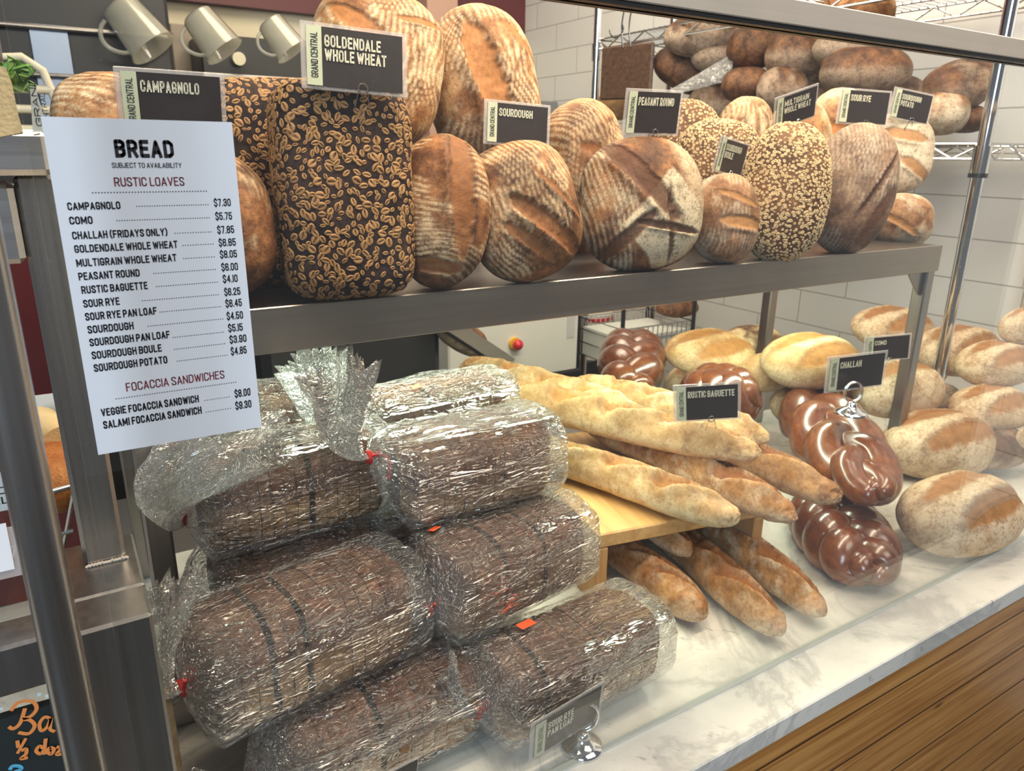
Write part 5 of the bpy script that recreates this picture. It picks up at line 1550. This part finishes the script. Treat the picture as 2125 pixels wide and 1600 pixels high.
V = np.concatenate(mb.V); mb.V = [np.stack([V[:, 0], np.full(len(V), -.0006), V[:, 1]], -1)]; mb.build('printed_letters', M['ink'], pp)
p = PY(138, 1035, .20)
wbk = empty('roll_basket', at(*p), 'chrome wire basket holding the rolls at left', 'basket')
mb = MB(); mb.tube([(-.28, 0, -.020), (.010, 0, .012), (.026, .06, .015), (.026, .2, .015), (-.28, .2, -.02)], .0028, 8)
for i in range(6):
    x = .008 - i * .02; mb.tube([(x, .001, .010 - i * .0022), (x - .018, .02, -.055)], .002, 6)
mb.tube([(-.28, .015, -.060), (.000, .015, -.040)], .0022, 6)
mb.build('basket_wires', M['wire'], wbk, True)
# glass shelf under the rolls
tag(MB().box((-.55, .05, .345), (-.055, .42, .352)).build('glass_shelf', M['glass']), 'thin glass shelf in the left case', 'glass shelf')
q = [(-70, 1100), (38, 1108), (34, 1185), (-74, 1215)]
p = PT(-10, 1150, .54)
hw = empty('card_sleeve', frame(p, (0, -1, .15), (1, 0, 0)), 'clear card sleeve with a white slip at the left edge', 'card')
MB().box((-.06, -.02, -.0008), (.020, .018, .0008)).build('clear_sleeve', M['sleeve'], hw)
MB().box((-.06, -.014, .0010), (.010, .022, .0014)).build('white_slip', M['paper'], hw)
# chalkboard with painted letters
pb0 = PY(120, 1520, .03)
chb = empty('chalkboard_sign', Matrix.Translation([float(x) for x in pb0]) @ Matrix.Rotation(PI / 2, 4, 'X'), 'black handwritten sign in orange paint at the bottom left', 'sign')
mb = MB(); an = np.linspace(0, 2 * PI, 48, endpoint=False)
def sq(c): return np.sign(np.cos(c)) * np.abs(np.cos(c)) ** .45, np.sign(np.sin(c)) * np.abs(np.sin(c)) ** .45
cxs, sns = sq(an)
mb.prism(np.stack([-.055 + .108 * cxs, -.058 + .088 * sns], -1), -.004, .004); mb.build('board', M['chalk'], chb)


def stroke(mb, pts, wd, z=.0046):
    z = z + .00012 * (len(mb.V) % 40)
    P = np.array(pts, dtype=float); n = 40
    tt = np.linspace(0, len(P) - 1, n); i = np.minimum(tt.astype(int), len(P) - 2); f = (tt - i)[:, None]
    Pm = np.concatenate([[2 * P[0] - P[1]], P, [2 * P[-1] - P[-2]]])
    a, b, c, d = Pm[i], Pm[i + 1], Pm[i + 2], Pm[i + 3]
    Q = .5 * ((2 * b) + (-a + c) * f + (2 * a - 5 * b + 4 * c - d) * f ** 2 + (-a + 3 * b - 3 * c + d) * f ** 3)
    T = np.gradient(Q, axis=0); T /= np.linalg.norm(T, axis=1)[:, None] + 1e-9
    N = np.stack([-T[:, 1], T[:, 0]], -1) * wd / 2
    V = np.concatenate([np.c_[Q + N, np.full(n, z)], np.c_[Q - N, np.full(n, z)]])
    mb.add(V, [(k, k + 1, n + k + 1, n + k) for k in range(n - 1)])


def px_stroke(mb, pts, wd):
    L_ = []
    for (u, v) in pts:
        w_ = PY(u, v, .0254); L_.append((w_[0] - pb0[0], w_[2] - pb0[2]))
    stroke(mb, L_, wd)


mb = MB()
px_stroke(mb, [(52, 1470), (42, 1500), (28, 1512), (18, 1508)], .0027)
px_stroke(mb, [(22, 1475), (38, 1458), (66, 1455), (76, 1470), (64, 1486), (46, 1492), (62, 1494), (72, 1506), (60, 1522), (38, 1520)], .0027)
px_stroke(mb, [(104, 1490), (92, 1488), (82, 1502), (86, 1516), (98, 1508), (106, 1490), (104, 1512), (114, 1518)], .0025)
px_stroke(mb, [(140, 1492), (126, 1492), (122, 1508), (134, 1512), (144, 1494), (142, 1530), (126, 1540)], .0025)
px_stroke(mb, [(152, 1506), (168, 1498), (160, 1490), (152, 1504), (162, 1516), (178, 1508)], .0025)
px_stroke(mb, [(184, 1470), (180, 1516), (192, 1516)], .0025)
px_stroke(mb, [(212, 1480), (210, 1486)], .0025)
px_stroke(mb, [(232, 1490), (220, 1494), (232, 1506), (238, 1516), (220, 1524)], .0025)
px_stroke(mb, [(36, 1535), (38, 1550)], .0025); px_stroke(mb, [(54, 1530), (36, 1562)], .0022)
px_stroke(mb, [(44, 1556), (54, 1552), (54, 1562), (44, 1572), (58, 1570)], .0025)
px_stroke(mb, [(92, 1552), (82, 1546), (75, 1556), (84, 1562), (92, 1553)], .0025); px_stroke(mb, [(95, 1530), (93, 1546), (93, 1563)], .0025)
px_stroke(mb, [(104, 1548), (98, 1556), (106, 1562), (112, 1552), (104, 1548)], .0026)
px_stroke(mb, [(117, 1548), (129, 1547), (118, 1562), (131, 1561)], .0026)
px_stroke(mb, [(136, 1556), (146, 1550), (138, 1546), (136, 1560), (148, 1561)], .0026)
px_stroke(mb, [(153, 1561), (153, 1548), (160, 1547), (165, 1561)], .0026)
mb.build('orange_lettering', M['orange'], chb)
mb = MB(); px_stroke(mb, [(20, 1598), (26, 1590), (40, 1590), (44, 1596), (30, 1602)], .0027); mb.build('blue_lettering', M['bluepen'], chb)
mb = MB()
for (u, v) in ((81, 1441), (98, 1444), (204, 1447), (217, 1445), (239, 1544), (231, 1566), (2, 1470)):
    px_stroke(mb, [(u - 4, v + 1), (u + 4, v - 1)], .0025)
mb.build('white_dots', M['whitepen'], chb)
# wooden log board and dark box behind the sign
tag(MB().box((-.20, .10, 0.0), (.03, .125, .20), .006).build('pale_log_board', M['bark']), 'pale wooden board standing behind the handwritten sign', 'board')
